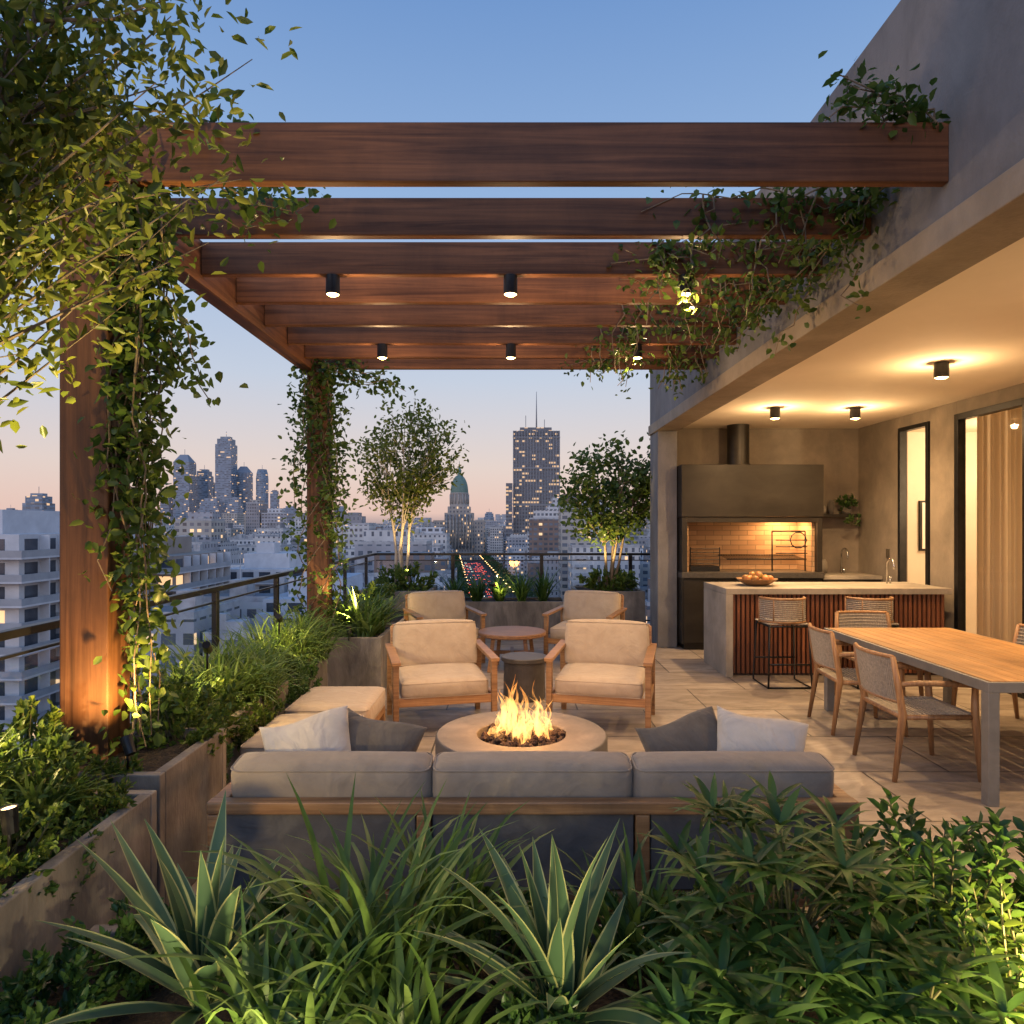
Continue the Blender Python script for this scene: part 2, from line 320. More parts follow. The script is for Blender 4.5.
# ------------------------------------------------------------------ pergola
pg=empty('pergola')
m=MB(); m.box(-2.17,2.0,3.2,3.255,3.265,3.54); m.obj('front_beam',[wood_x],pg,bevel=.006)
BY=[3.92,4.53,5.10,5.68,6.26,6.78,7.26]
m=MB()
for yy in BY: m.box(-2.0,2.0,yy-.03,yy+.03,3.305,3.515)
m.obj('cross_beams',[wood_x],pg,bevel=.005)
m=MB(); m.box(-2.13,-2.003,3.258,7.4,3.25,3.53); m.obj('side_beam',[wood_y],pg,bevel=.006)
m=MB(); m.box(-2.11,-1.88,3.258,3.45,.3,3.248); m.box(-2.09,-1.88,7.12,7.34,.3,3.248); m.obj('posts',[wood_z],pg,bevel=.008)
def canister(name,x,y,ztop,h=.12,r=.045,energy=50,angle=120,pt=0):
    e=empty(name,(x,y,ztop)); m=MB()
    m.lathe([(0,0),(r,0),(r,-h),(r*.9,-h)],n=20,mat=0); m.obj('housing',[blackm],e)
    m=MB(); m.lathe([(r*.9,-h+.001),(r*.6,-h-.008),(0,-h-.012)],n=20,mat=0,smooth=True); m.obj('lens',[bulb],e)
    light('bulb','SPOT',(0,0,-h-.02),energy,size=.035,target=(0,0,-2),angle=angle,blend=.9,parent=e)
    if pt: light('glow','POINT',(0,0,-h-.09),pt,size=.03,parent=e)
for yy in(4.53,6.26):
    for x in(-1.16,-.01,1.12): canister('ceiling_spotlight',x,yy,3.305,energy=95,angle=125,pt=14)
for x,yy in((3.67,5.98),(4.07,8.3),(3.12,8.3),(3.67,3.4)): canister('ceiling_spotlight',x,yy,3.08,h=.13,r=.058,energy=230,angle=150,pt=26)
# ------------------------------------------------------------------ railing
rl=empty('terrace_railing')
m=MB()
XR=-2.33
m.box(XR-.025,XR+.025,-2,11.85,1.17,1.21); m.box(XR-.012,XR+.012,-2,11.85,1.08,1.095); m.box(XR-.015,XR+.015,-2,11.85,.06,.085)
yy=-1.6
while yy<11.9: m.box(XR-.02,XR+.02,yy-.03,yy+.03,0,1.168); yy+=1.42
m.box(XR+.028,3.2,11.80,11.85,1.17,1.21); m.box(XR+.028,3.2,11.815,11.835,1.08,1.095); m.box(XR+.028,3.2,11.81,11.84,.06,.085)
x=-1.0
while x<3.2: m.box(x-.03,x+.03,11.805,11.845,0,1.168); x+=1.5
m.obj('rail_frame',[blackm],rl,bevel=.003)
m=MB(); m.box(XR-.004,XR+.004,-2,11.8,.09,1.075); m.box(XR+.05,3.2,11.821,11.829,.09,1.075); m.obj('rail_glass',[glass],rl)
# ------------------------------------------------------------------ planters
def planter(x0,x1,y0,y1,h,mat=concrete_s,t=.05,name='concrete_planter'):
    e=empty(name); m=MB()
    m.box(x0,x1,y0,y0+t,0.002,h); m.box(x0,x1,y1-t,y1,0.002,h); m.box(x0,x0+t,y0+t,y1-t,0.002,h); m.box(x1-t,x1,y0+t,y1-t,0.002,h); m.box(x0+t,x1-t,y0+t,y1-t,.002,.1)
    m.obj('box',[mat],e,bevel=.006); m=MB()
    nx,ny=max(2,int((x1-x0)/.12)),max(2,int((y1-y0)/.12)); vs=[];fs=[]
    for i in range(nx+1):
        for j in range(ny+1): vs.append((x0+t+(x1-x0-2*t)*i/nx,y0+t+(y1-y0-2*t)*j/ny,h-.04+R(-.015,.02)))
    for i in range(nx):
        for j in range(ny): fs.append((i*(ny+1)+j,(i+1)*(ny+1)+j,(i+1)*(ny+1)+j+1,i*(ny+1)+j+1))
    m.add(vs,fs,0,True); m.obj('soil',[soil],e)
planter(-2.27,-1.47,.3,2.9,.60)
planter(-2.27,-1.5,2.98,3.68,.63)
planter(-2.27,-1.66,3.9,5.2,.54)
planter(-2.27,-1.78,5.45,6.75,.42)
planter(-2.27,-1.30,6.95,8.0,.57)
planter(-2.27,-1.35,8.2,10.0,.5)
planter(-2.27,-1.2,10.2,11.3,.72)
planter(-1.1,.85,10.8,11.5,.5)
planter(.95,1.98,10.4,11.3,.70)
planter(-1.462,2.6,.5,2.45,.30)
# ------------------------------------------------------------------ plants
def blades(name,specs,mats,nseg=7):
    m=MB()
    for (b,az,ln,wd,el,dr,fold,edge) in specs:
        p=Vector(b); e=el; h=Vector((math.cos(az),math.sin(az),0)); sd=Vector((-math.sin(az),math.cos(az),0)); tw=R(-.3,.3)
        rows=[]
        for i in range(nseg+1):
            t=i/nseg
            d=h*math.cos(e)+Vector((0,0,1))*math.sin(e); nrm=sd.cross(d)*-1
            s2=(sd*math.cos(tw*t)+nrm*math.sin(tw*t))
            ww=wd*(min(1,.55+1.6*t) if t<.3 else 1)*max(0.02,(1-max(0,(t-.35)/.65)**1.7))
            rows.append((p.copy(),s2,nrm,ww)); p=p+d*(ln/nseg); e-=dr/nseg*(.4+1.2*t)
        vs=[]
        cols=[-1,-.80,0,.80,1] if edge else [-1,0,1]
        for (q,s2,nr,ww) in rows:
            for c in cols: vs.append(q+s2*(ww/2*c)+nr*(abs(c)*ww*fold))
        k=len(cols); o=len(m.v)
        for v in vs: m.v.append(tuple(v))
        for i in range(nseg):
            for j in range(k-1):
                m.f.append([o+i*k+j,o+i*k+j+1,o+(i+1)*k+j+1,o+(i+1)*k+j]); m.s.append(True)
                m.m.append(1 if edge and j in(0,k-2) else 0)
    return m.obj(name,mats)
def agave(x,y,z,r=.5,n=26,wd=.06):
    sp=[]
    for i in range(n):
        f=i/n; el=math.radians(22+64*f+R(-7,7)); az=i*2.399+R(-.25,.25)
        sp.append(((x+R(-.02,.02),y+R(-.02,.02),z+.04*f),az,r*(1-.10*f)*R(.75,1.15),wd*R(.8,1.15),el,R(.1,1.15)*(1-f*.6),.18,True))
    blades('agave_plant',sp,[agave_g,agave_y],11)
def strap(x,y,z,ln=.5,n=60,wd=.022,sprd=.05,name='strap_leaf_plant',mat=lf_grass,dr=(.8,2.0),elr=(45,88)):
    sp=[((x+R(-sprd,sprd),y+R(-sprd,sprd),z),R(0,6.283),ln*R(.65,1.1),wd*R(.7,1.15),math.radians(R(*elr)),R(*dr),.12,False) for i in range(n)]
    blades(name,sp,[mat],7)
def palmate(x,y,z,h=.5,n=26,r=.25,ll=.16,name='umbrella_plant',mat=lf_dark):
    e=empty(name); sp=[]; st=MB()
    for i in range(n):
        a=R(0,6.283); rr=r*math.sqrt(R(0.02,1)); tip=Vector((x+rr*math.cos(a),y+rr*math.sin(a),z+h*R(.55,1)*(1-.35*(rr/r)**2)))
        b=Vector((x+R(-.05,.05),y+R(-.05,.05),z)); mid=(b+tip)/2+Vector((0,0,.06))
        st.tube([b,mid,tip],[.005,.004,.003],5)
        k=random.randint(8,11)
        for j in range(k):
            az=a+math.pi*2*j/k+R(-.15,.15); sp.append((tip,az,ll*R(.8,1.15),.026*R(.8,1.1),math.radians(R(5,45)),R(.5,1.1),.1,False))
    o=blades('leaves',sp,[mat],5); o.parent=e; st.obj('stems',[stemm],e)
def bush(name,c,rad,n,size,mat,stems=9,w=.5,base=None,up=.3):
    e=empty(name); c=np.array(c,float); rad=np.array(rad,float); lv=Leaves(); st=MB()
    base=np.array(base if base is not None else (c[0],c[1],c[2]-rad[2]))
    K=max(6,int(n/22)); d=rdir(K); rr=rng.uniform(.25,1,(K,1))**.6; C=c+d*rr*rad
    per=n//K
    for i in range(K):
        nn=int(per*R(.5,1.5))+3; t=rng.uniform(0,1,(nn,1)); ax=norm((C[i]-base)+rng.normal(0,.15,3)*rad)
        ln=.33*float(rad.mean()); P=C[i]-ax*ln*t+rng.normal(0,1,(nn,3))*size*.22
        D=norm(ax+rdir(nn)*1.0); D[:,2]+=up*.3
        lv.add(P,D,size*rng.uniform(.6,1.15,nn),w)
        if i<stems*3: st.tube([base+rng.normal(0,.02,3)*[1,1,0],(base+C[i])/2+rng.normal(0,.1,3)*rad,C[i]],[.006,.004,.002],4)
    lv.obj('leaves',mat,e); st.obj('stems',[stemm],e)
def sprigs(name,x,y,z,h,n,lsz=.075,spread=.2,mat=lf_dark):
    e=empty(name); lv=Leaves(); st=MB()
    for i in range(n):
        a=R(0,6.283); rr=spread*math.sqrt(R(0,1)); hh=h*R(.55,1.05)*(1-.3*rr/spread); b=Vector((x+rr*.4*math.cos(a),y+rr*.4*math.sin(a),z)); t_=Vector((x+rr*math.cos(a)*1.2,y+rr*math.sin(a)*1.2,z+hh)); md=b.lerp(t_,.5)+Vector((R(-.03,.03),R(-.03,.03),.02))
        pts=[b.lerp(md,q/4).lerp(md.lerp(t_,q/4),q/4) for q in range(5)]; st.tube(pts,[.006,.005,.004,.003,.002],5)
        m_=int(hh/.013); ax=(t_-b).normalized()
        for k in range(m_):
            q=.12+.91*k/m_; p=b.lerp(md,q).lerp(md.lerp(t_,q),q); az=k*2.399+R(-.3,.3); d=Vector((math.cos(az),math.sin(az),0))*(1.1-.5*q)+ax*(.35+.9*max(0,q-.6)); 
            lv.add(np.array([p]),np.array([d.normalized()]),lsz*R(.7,1.15)*(1.15-.45*q),.52)
    lv.obj('leaves',mat,e,upbias=1.2); st.obj('stems',[stemm],e)
def tree(name,base,crown,rad,stems=4,targets=40,leaves_per=40,lsz=.07,r0=.03,mat=lf_tree,spread=.22,bark=barkm,lw=.5,qmin=.35):
    e=empty(name); base=Vector(base); crown=Vector(crown); lv=Leaves(); st=MB(); stemsP=[]
    for s in range(stems):
        a=s*2*math.pi/stems+R(-.4,.4); end=crown+Vector((math.cos(a)*rad[0]*.45,math.sin(a)*rad[1]*.45,rad[2]*R(.2,.6)))
        b=base+Vector((math.cos(a)*.05,math.sin(a)*.05,0)); pts=[]
        for i in range(9):
            t=i/8; p=b.lerp(end,t)+Vector((math.cos(a),math.sin(a),0))*math.sin(t*math.pi)*rad[0]*-.06+Vector((R(-1,1),R(-1,1),0))*.022*(t>0)
            pts.append(p)
        st.tube(pts,[r0*(1-.8*i/8) for i in range(9)],8); stemsP.append(pts)
    for k in range(targets):
        d=rdir()[0]; q=R(qmin,1)**.5*R(.85,1.18); T=crown+Vector((d[0]*rad[0],d[1]*rad[1],d[2]*rad[2]))*q
        P=min(stemsP,key=lambda s:(s[-1]-T).length+R(0,.4)); 
        cand=[p for p in P[3:] if p.z<T.z+.1] or [P[3]]
        s=random.choice(cand[-4:]); mid=s.lerp(T,.5)+Vector((R(-1,1),R(-1,1),R(-.2,1)))*.06
        st.tube([s,s.lerp(mid,.6),mid,T],[r0*.28,r0*.22,r0*.17,r0*.06],5)
        nn=int(leaves_per*R(.3,1.6)); t=rng.uniform(.25,1.08,(nn,1)); s_,m_,T_=[np.array(v) for v in(s,mid,T)]
        Pt=(1-t)**2*s_+2*t*(1-t)*m_+t*t*T_+rng.normal(0,1,(nn,3))*spread*.35
        D=norm((T_-s_)*.7+rdir(nn)*1.0+np.array([0,0,-.1])); lv.add(Pt,D,lsz*rng.uniform(.6,1.2,nn),lw)
    lv.obj('leaves',mat,e); st.obj('trunk',[bark],e)
def vine(name,paths,dens=60,lsz=.065,sp=.06,mat=lf_vine,r=.006,lw=.62,hang=.2):
    e=empty(name); lv=Leaves(); st=MB()
    for P in paths:
        P=[Vector(p) for p in P]; st.tube(P,[r*(1-.6*i/len(P)) for i in range(len(P))],5)
        for i in range(len(P)-1):
            L_=(P[i+1]-P[i]).length; nn=rng.poisson(dens*L_)
            if nn==0: continue
            t=rng.uniform(0,1,(nn,1)); a,b=np.array(P[i]),np.array(P[i+1])
            D=rdir(nn); D[:,2]-=hang; lv.add(a+(b-a)*t+rng.normal(0,1,(nn,3))*sp*.5,D,lsz*rng.uniform(.5,1.2,nn),lw)
    lv.obj('leaves',mat,e); st.obj('stems',[barkm],e)
def wander(p0,p1,n=10,j=.05,sag=0):
    a,b=Vector(p0),Vector(p1)
    return [a.lerp(b,i/n)+Vector((R(-j,j),R(-j,j),R(-j,j)-sag*math.sin(math.pi*i/n))) for i in range(n+1)]
tree('leafy_tree',(-2.05,1.75,.5),(-1.76,2.2,3.12),(.86,.55,.90),stems=3,targets=165,leaves_per=92,lsz=.056,r0=.026,spread=.2,lw=.42,qmin=.2)
ps=[]
for k in range(3):
    a0=-.3+k*.5; ps.append([(-1.985+(.16+R(0,.03))*math.cos(a0+.5*math.sin(i*.35)),3.35+(.17+R(0,.03))*math.sin(a0+.5*math.sin(i*.35)),.6+i*.115) for i in range(24)])
for k in range(14):
    x0=-1.80+R(-.04,.10); ps.append(wander((x0,3.2+R(-.05,.25),3.25),(x0+R(-.05,.06),3.2+R(0,.25),R(.6,2.0)),12,.035))
for k in range(7): ps.append(wander((-2.0,3.15,3.3+R(-.1,.2)),(R(-1.4,-1.0),3.12+R(0,.9),3.42+R(-.2,.2)),8,.06))
for k in range(5): ps.append(wander((-1.75+R(-.1,.1),3.3,3.2),(-1.6+R(-.15,.1),3.4+R(0,.4),R(2.2,2.8)),8,.05))
vine('climbing_vine',ps,dens=80,lsz=.062,sp=.11)
ps=[]
for k in range(4):
    a0=k*1.6; ps.append([(-1.985+(.18+R(0,.05))*math.cos(a0+i*.4),7.23+(.18+R(0,.05))*math.sin(a0+i*.4),.5+i*.115) for i in range(25)])
for k in range(9): ps.append(wander((-1.98+R(-.15,.15),7.1,3.3),(-1.98+R(-.30,.25),7.0+R(-.1,.3),R(1.2,2.8)),9,.05))
for k in range(4): ps.append(wander((-1.9,7.15,3.3),(R(-1.3,-1.0),7.2,3.25+R(-.25,.1)),6,.06))
vine('climbing_vine',ps,dens=80,lsz=.072,sp=.15)
ps=[]
for (bx,yy) in((.95,3.92),(.80,4.53),(.95,5.10),(.85,5.68),(.7,6.26),(.65,6.78),(.6,7.26)):
    for k in range(5):
        ps.append(wander((2.0,yy+R(-.1,.1),3.5),(bx+R(-.2,.4),yy+R(-.1,.1),3.45+R(-.15,.12)),9,.06))
    for k in range(8):
        x0=R(bx,1.95); ps.append(wander((x0,yy-.07,3.5),(x0+R(-.15,.1),yy-.09,3.3-R(.0,.34)),5,.035))
for k in range(9): ps.append(wander((1.95,3.3+R(0,1),3.5),(1.82+R(-.12,.10),3.5+R(0,2.5),2.95+R(-.1,.35)),8,.05))
vine('climbing_vine',ps,dens=58,lsz=.060,sp=.10)
ps=[wander((1.93,3.23,3.56),(1.35+R(0,.35),3.23+R(-.05,.15),3.60+R(-.02,.16)),7,.04) for k in range(8)]
vine('climbing_vine',ps,dens=60,lsz=.06,sp=.08)
tree('patio_tree',(-1.72,10.7,.68),(-1.62,10.65,2.80),(.85,.6,.85),stems=4,targets=80,leaves_per=46,lsz=.088,r0=.028,spread=.26,bark=noisemat('pale_bark',(.32,.27,.21),(.5,.43,.33),scale=12,rough=.8))
tree('patio_tree',(1.52,10.8,.66),(1.58,10.75,2.25),(.86,.6,.72),stems=4,targets=70,leaves_per=50,lsz=.10,r0=.026,spread=.28,mat=lf_mid,lw=.6)
bush('shrub',(-1.6,10.6,.85),(.5,.4,.25),900,.09,lf_mid); bush('shrub',(1.5,10.7,.82),(.5,.35,.2),900,.09,lf_mid)
for x in(-.9,-.55,-.2,.15,.5): strap(x,11.1+R(-.1,.1),.45,ln=.62,n=70,wd=.03,mat=lf_dark)
for (x,yy,l) in((-1.95,4.1,.5),(-1.85,4.5,.58),(-2.0,4.95,.58),(-1.82,5.1,.5),(-2.0,5.65,.62),(-1.9,6.1,.66),(-1.9,6.5,.62),(-1.8,5.8,.52),(-1.75,4.75,.46),(-1.76,6.3,.5),(-2.05,4.6,.6)):
    strap(x,yy,.48,ln=l,n=150,wd=.017,sprd=.10,dr=(1.0,2.7))
for (x,yy) in((-1.75,7.3),(-1.6,7.7),(-1.5,7.2),(-1.45,7.5)): strap(x,yy,.52,ln=.6,n=65,wd=.035,sprd=.08)
bush('shrub',(-1.85,8.6,.6),(.4,.6,.4),900,.08,lf_mid); bush('shrub',(-1.9,9.5,.6),(.4,.6,.35),800,.08,lf_mid)
bush('shrub',(-1.83,4.0,.70),(.32,.28,.26),1700,.045,lf_mid); bush('shrub',(-1.70,3.58,.66),(.27,.2,.22),2000,.038,lf_mid)
bush('shrub',(-1.62,4.5,.48),(.12,.5,.16),1700,.033,lf_mid); bush('shrub',(-1.64,5.45,.42),(.14,.4,.24),1500,.036,lf_dark)
bush('shrub',(-1.60,3.75,.46),(.12,.2,.22),900,.034,lf_dark)
bush('shrub',(-2.12,3.05,.74),(.15,.2,.25),900,.045,lf_mid); bush('shrub',(-1.72,3.03,.63),(.16,.07,.07),700,.032,lf_mid)
bush('shrub',(-1.92,2.72,.72),(.34,.20,.22),2000,.042,lf_mid); bush('shrub',(-1.60,2.72,.60),(.14,.20,.09),1300,.03,lf_mid)
bush('shrub',(-1.72,2.35,.63),(.32,.3,.17),2300,.034,lf_mid)
bush('shrub',(-1.66,1.9,.60),(.24,.35,.15),2000,.032,lf_mid); bush('shrub',(-1.52,2.3,.52),(.08,.4,.14),1000,.028,lf_dark)
bush('shrub',(-1.80,1.5,.62),(.38,.3,.16),1500,.038,lf_mid)
strap(-2.0,2.45,.58,ln=.45,n=90,wd=.028,sprd=.08); strap(-1.85,2.0,.58,ln=.38,n=80,wd=.026,sprd=.08); strap(-1.75,2.6,.58,ln=.30,n=60,wd=.02,sprd=.06)
# foreground bed
agave(-.86,1.95,.34,r=.56,n=27,wd=.066)
agave(.13,1.86,.34,r=.54,n=29,wd=.062)
strap(-.42,1.95,.32,ln=.66,n=95,wd=.030,sprd=.10); strap(-.20,2.2,.32,ln=.56,n=60,wd=.026,sprd=.08); strap(-.25,1.7,.32,ln=.46,n=60,wd=.026,sprd=.08)
strap(-.5,1.6,.32,ln=.46,n=60,wd=.026,sprd=.08); strap(-.62,1.78,.32,ln=.44,n=50,wd=.024,sprd=.08); strap(.38,2.2,.32,ln=.42,n=50,wd=.024,sprd=.08,mat=lf_dark)
palmate(.80,2.08,.32,h=.56,n=44,r=.34); palmate(.62,1.72,.32,h=.34,n=30,r=.24); palmate(.98,1.72,.3,h=.34,n=26,r=.22)
sprigs('shrub',1.34,2.2,.32,.62,26,lsz=.075,spread=.22); sprigs('shrub',1.62,2.08,.32,.58,24,lsz=.075,spread=.20); sprigs('shrub',1.84,2.2,.32,.5,16,lsz=.075,spread=.2)
sprigs('shrub',1.18,1.85,.32,.38,22,lsz=.058,spread=.2); sprigs('shrub',1.40,1.88,.32,.42,20,lsz=.06,spread=.2,mat=lf_mid); sprigs('shrub',1.12,1.58,.32,.24,18,lsz=.045,spread=.16,mat=lf_mid)
for (x,yy,rx) in((-1.22,1.75,.26),(-.65,2.3,.3),(.45,2.25,.3),(.45,1.7,.22),(0.0,2.3,.3),(1.0,1.6,.25),(-.15,1.55,.3),(-1.2,2.2,.26),(.35,1.5,.25),(1.9,2.0,.3),(1.0,2.3,.2),(1.4,1.5,.25),(-1.2,1.4,.3),(-.7,1.45,.3),(-.3,1.4,.3),(.7,1.45,.3),(.05,1.75,.25),(-.5,2.0,.3),(.75,2.3,.3),(1.25,2.3,.3),(-.95,2.35,.3),(-1.3,1.95,.16),(-1.3,1.6,.16)):
    bush('ground_cover',(x,yy,.38),(rx,.2,.13),1000,.038,lf_dark,w=.5,stems=2)
# ------------------------------------------------------------------ furniture
def pillow(m,s,T,mat,M,n=14):
    for sg in(-1,1):
        vs=[];fs=[]
        for i in range(n+1):
            for j in range(n+1):
                u=math.sin(math.pi/2*(-1+2*i/n)); v=math.sin(math.pi/2*(-1+2*j/n))
                th=T*((1-u*u)*(1-v*v)+1e-9)**.38
                vs.append((s*u*(1-.09*(1-v*v)),s*v*(1-.09*(1-u*u))+.012*math.sin(3*u),sg*th))
        for i in range(n):
            for j in range(n):
                f=(i*(n+1)+j,(i+1)*(n+1)+j,(i+1)*(n+1)+j+1,i*(n+1)+j+1); fs.append(f if sg>0 else f[::-1])
        m.add(vs,fs,mat,True,M)
sf=empty('outdoor_sofa',(.085,2.8,0)); W=1.31
m=MB()
m.box(-W,W,0,.06,.535,.585)
for x in(-W+.03,-.44,.44,W-.03): m.box(x-.028,x+.028,.004,.056,.16 if abs(x)<1 else .0,.533)
m.box(-W+.06,W-.06,.006,.055,.16,.22)
for sg in(-1,1):
    x=sg*(W-.035); m.box(x-.033,x+.033,.062,.86,.54,.583); m.box(x-.03,x+.03,.80,.86,0,.538); m.box(x-.02,x+.02,.062,.80,.16,.24)
m.box(-W+.06,W-.06,.80,.85,.16,.24); m.box(-W+.06,W-.06,.062,.80,.20,.235)
m.obj('wood_frame',[teak_x],sf,bevel=.006)
m=MB()
for a,b in((-W+.065,-.475),(-.405,.405),(.475,W-.065)): m.box(a,b,.02,.045,.225,.53)
m.obj('back_panels',[gray_f],sf,bevel=.004)
m=MB()
for c in(-.835,0,.835):
    m.cushion((c,.165,.55),(.828,.17,.34),r=.045,bulge=.010,rot=Matrix.Rotation(math.radians(8),3,'X'))
    m.cushion((c,.50,.325),(.825,.62,.16),r=.05,bulge=.012)
m.obj('cushions',[taupe],sf,merge=True)
def mkpillow(x,y,z,s,mat,rz=0,tilt=-62,T=.085,rl=0):
    m=MB(); M=Matrix.Rotation(rz,4,'Z')@Matrix.Rotation(math.radians(-tilt),4,'X')@Matrix.Rotation(rl,4,'Z'); pillow(m,s,T,0,M)
    m.obj('throw_pillow',[mat],loc=(x,y,z),merge=True)
mkpillow(-.90,3.12,.65,.20,striped,rz=.15,tilt=-60,rl=.2)
mkpillow(-.64,3.20,.62,.20,darkpil,rz=-.1,tilt=-60,rl=-.22)
mkpillow(.81,3.18,.63,.20,darkpil,rz=.1,tilt=-60,rl=.22)
mkpillow(1.10,3.12,.65,.205,striped,rz=-.1,tilt=-60,rl=-.2)
for (a,b) in((3.98,4.68),(4.76,5.46)):
    e=empty('ottoman',(-1.27,(a+b)/2,0)); m=MB()
    for i in(-1,1):
        for j in(-1,1): m.box(i*.26-.025,i*.26+.025,j*.31-.025,j*.31+.025,0,.27)
    m.box(-.283,.283,-.34,.34,.24,.29); m.obj('frame',[teak_y],e,bevel=.004)
    m=MB(); m.cushion((0,0,.365),(.58,.69,.155),r=.045,bulge=.015); m.obj('cushion',[beige],e,merge=True)
fp=empty('fire_pit',(.06,4.5,0))
m=MB(); m.lathe([(.0,.0),(.52,0),(.545,.02),(.55,.05),(.55,.345),(.54,.36),(.30,.36),(.285,.352),(.28,.25),(0,.25)],n=96,smooth=False); o=m.obj('bowl',[firecon],fp,bevel=.004)
for p in o.data.polygons: p.use_smooth=True
o.data.set_sharp_from_angle(angle=math.radians(40))
m=MB()
for i in range(230):
    a=R(0,6.283); rr=.265*math.sqrt(R(0,1)); c=Vector((rr*math.cos(a),rr*math.sin(a),.31+R(0,.035)+.02*(1-rr/.26))); s=R(.014,.03)
    vs=[];fs=[]
    for k in range(4):
        for q in range(6):
            th=math.pi*(k+.5)/4; ph=2*math.pi*q/6; rad=s*R(.75,1.2); vs.append(c+Vector((math.sin(th)*math.cos(ph),math.sin(th)*math.sin(ph),math.cos(th)))*rad)
    for k in range(3):
        for q in range(6): fs.append((k*6+q,(k+1)*6+q,(k+1)*6+(q+1)%6,k*6+(q+1)%6))
    fs.append(tuple(range(6))); fs.append(tuple(range(23,17,-1))); m.add(vs,fs,0)
m.obj('lava_rocks',[lava],fp)
fm=bpy.data.materials.new('flame'); fm.use_nodes=True; nosamp(fm); nt=fm.node_tree; nt.nodes.clear(); L=nt.links
o_=N(nt,'ShaderNodeOutputMaterial'); tc=N(nt,'ShaderNodeTexCoord'); sp=N(nt,'ShaderNodeSeparateXYZ'); L.new(tc.outputs['Object'],sp.inputs[0])
mr=N(nt,'ShaderNodeMapRange'); mr.inputs[1].default_value=.32; mr.inputs[2].default_value=.80; L.new(sp.outputs['Z'],mr.inputs[0])
cr=ramp(nt,[(0,(1,.38,.08)),(.25,(1,.56,.18)),(.6,(1,.38,.08)),(1,(1,.20,.02))]); L.new(mr.outputs[0],cr.inputs[0])
em=N(nt,'ShaderNodeEmission'); em.inputs[1].default_value=2.9; L.new(cr.outputs[0],em.inputs[0]); tp=N(nt,'ShaderNodeBsdfTransparent'); mx=N(nt,'ShaderNodeMixShader')
ns=N(nt,'ShaderNodeTexNoise'); ns.inputs['Scale'].default_value=18; ns.inputs['Distortion'].default_value=1.4; mp=N(nt,'ShaderNodeMapping'); mp.inputs['Scale'].default_value=(1,1,.3); L.new(tc.outputs['Object'],mp.inputs[0]); L.new(mp.outputs[0],ns.inputs['Vector'])
rn=ramp(nt,[(.40,(.02,)*3),(.68,(1,)*3)]); L.new(ns.outputs['Fac'],rn.inputs[0])
mm=N(nt,'ShaderNodeMath',operation='SUBTRACT'); mm.inputs[0].default_value=1.15; L.new(mr.outputs[0],mm.inputs[1]); m2=N(nt,'ShaderNodeMath',operation='MULTIPLY'); L.new(mm.outputs[0],m2.inputs[0]); L.new(rn.outputs[0],m2.inputs[1])
m4=N(nt,'ShaderNodeMath',operation='MULTIPLY'); m4.use_clamp=True; m4.inputs[1].default_value=.58; L.new(m2.outputs[0],m4.inputs[0])
L.new(m4.outputs[0],mx.inputs[0]); L.new(tp.outputs[0],mx.inputs[1]); L.new(em.outputs[0],mx.inputs[2]); L.new(mx.outputs[0],o_.inputs[0])
m=MB()
for i in range(54):
    a=R(0,6.283); rr=.20*math.sqrt(R(0,1)); h=R(.08,.50)*(1-rr*2.2); x,y=rr*math.cos(a),rr*math.sin(a); ph=R(0,6); am=R(.015,.055); pts=[];rd=[]
    w0=R(.010,.032)
    for k in range(15):
        t=k/14; pts.append((x*(1-.1*t)+am*math.sin(ph+t*7)*t,y*(1-.2*t)+am*math.cos(ph*2+t*6)*t,.335+h*t)); rd.append(w0*(math.sin(math.pi*min(1,t*.8+.2))**.8)*(1-t**2)*(1+.3*math.sin(ph+t*14))+.0006)
    m.tube(pts,rd,8,caps=False)
m.obj('flames',[fm],fp)
light('fire_light','POINT',(0,0,.66),30,(1,.43,.12),.14,parent=fp)
def lounge(x,y,rot,name='lounge_armchair'):
    e=empty(name,(x,y,0),rot); m=MB(); w=.40
    for sg in(-1,1):
        X=sg*w
        m.beam((X,-.36,0),(X,-.34,.575),.045,.05,0,.05,.055)
        m.beam((X,.36,0),(X,.30,.60),.045,.05,0,.05,.055)
        m.beam((X,-.40,.59),(X,.40,.615),.075,.03)
        m.beam((X,-.33,.27),(X,.32,.25),.03,.07)
        m.beam((X*.93,.26,.25),(X*.93,.42,.78),.035,.035)
    m.beam((-w,-.335,.27),(w,-.335,.27),.03,.07); m.beam((-w,.30,.25),(w,.30,.25),.03,.06)
    m.beam((-w*.93,.42,.77),(w*.93,.42,.77),.035,.05)
    for k in range(5): m.beam((-w*.9,.30+k*.026,.36+k*.085),(w*.9,.30+k*.026,.36+k*.085),.012,.035)
    m.obj('wood_frame',[teak_x],e,bevel=.006)
    m=MB(); m.cushion((0,-.02,.375),(.715,.68,.15),r=.045,bulge=.018,rot=Matrix.Rotation(math.radians(2),3,'X'))
    m.cushion((0,.285,.625),(.73,.16,.40),r=.045,bulge=.02,rot=Matrix.Rotation(math.radians(-14),3,'X')); m.obj('cushions',[beige],e,merge=True)
lounge(-.62,6.0,math.radians(14)); lounge(.78,6.0,math.radians(-14))
lounge(-.86,8.75,math.radians(22)); lounge(.92,8.75,math.radians(-22))
m=MB(); m.lathe([(0,0),(.20,0),(.205,.02),(.20,.36),(.225,.37),(.225,.405),(.22,.41),(0,.41)],n=48); o=m.obj('side_table',[noisemat('dark_stone',(.05,.043,.038),(.09,.078,.068),scale=8,rough=.5)],loc=(.12,6.85,0),bevel=.003)
e=empty('round_coffee_table',(0.0,8.2,0)); m=MB(); m.lathe([(0,.40),(.38,.40),(.40,.41),(.40,.44),(.39,.45),(0,.45)],n=56); 
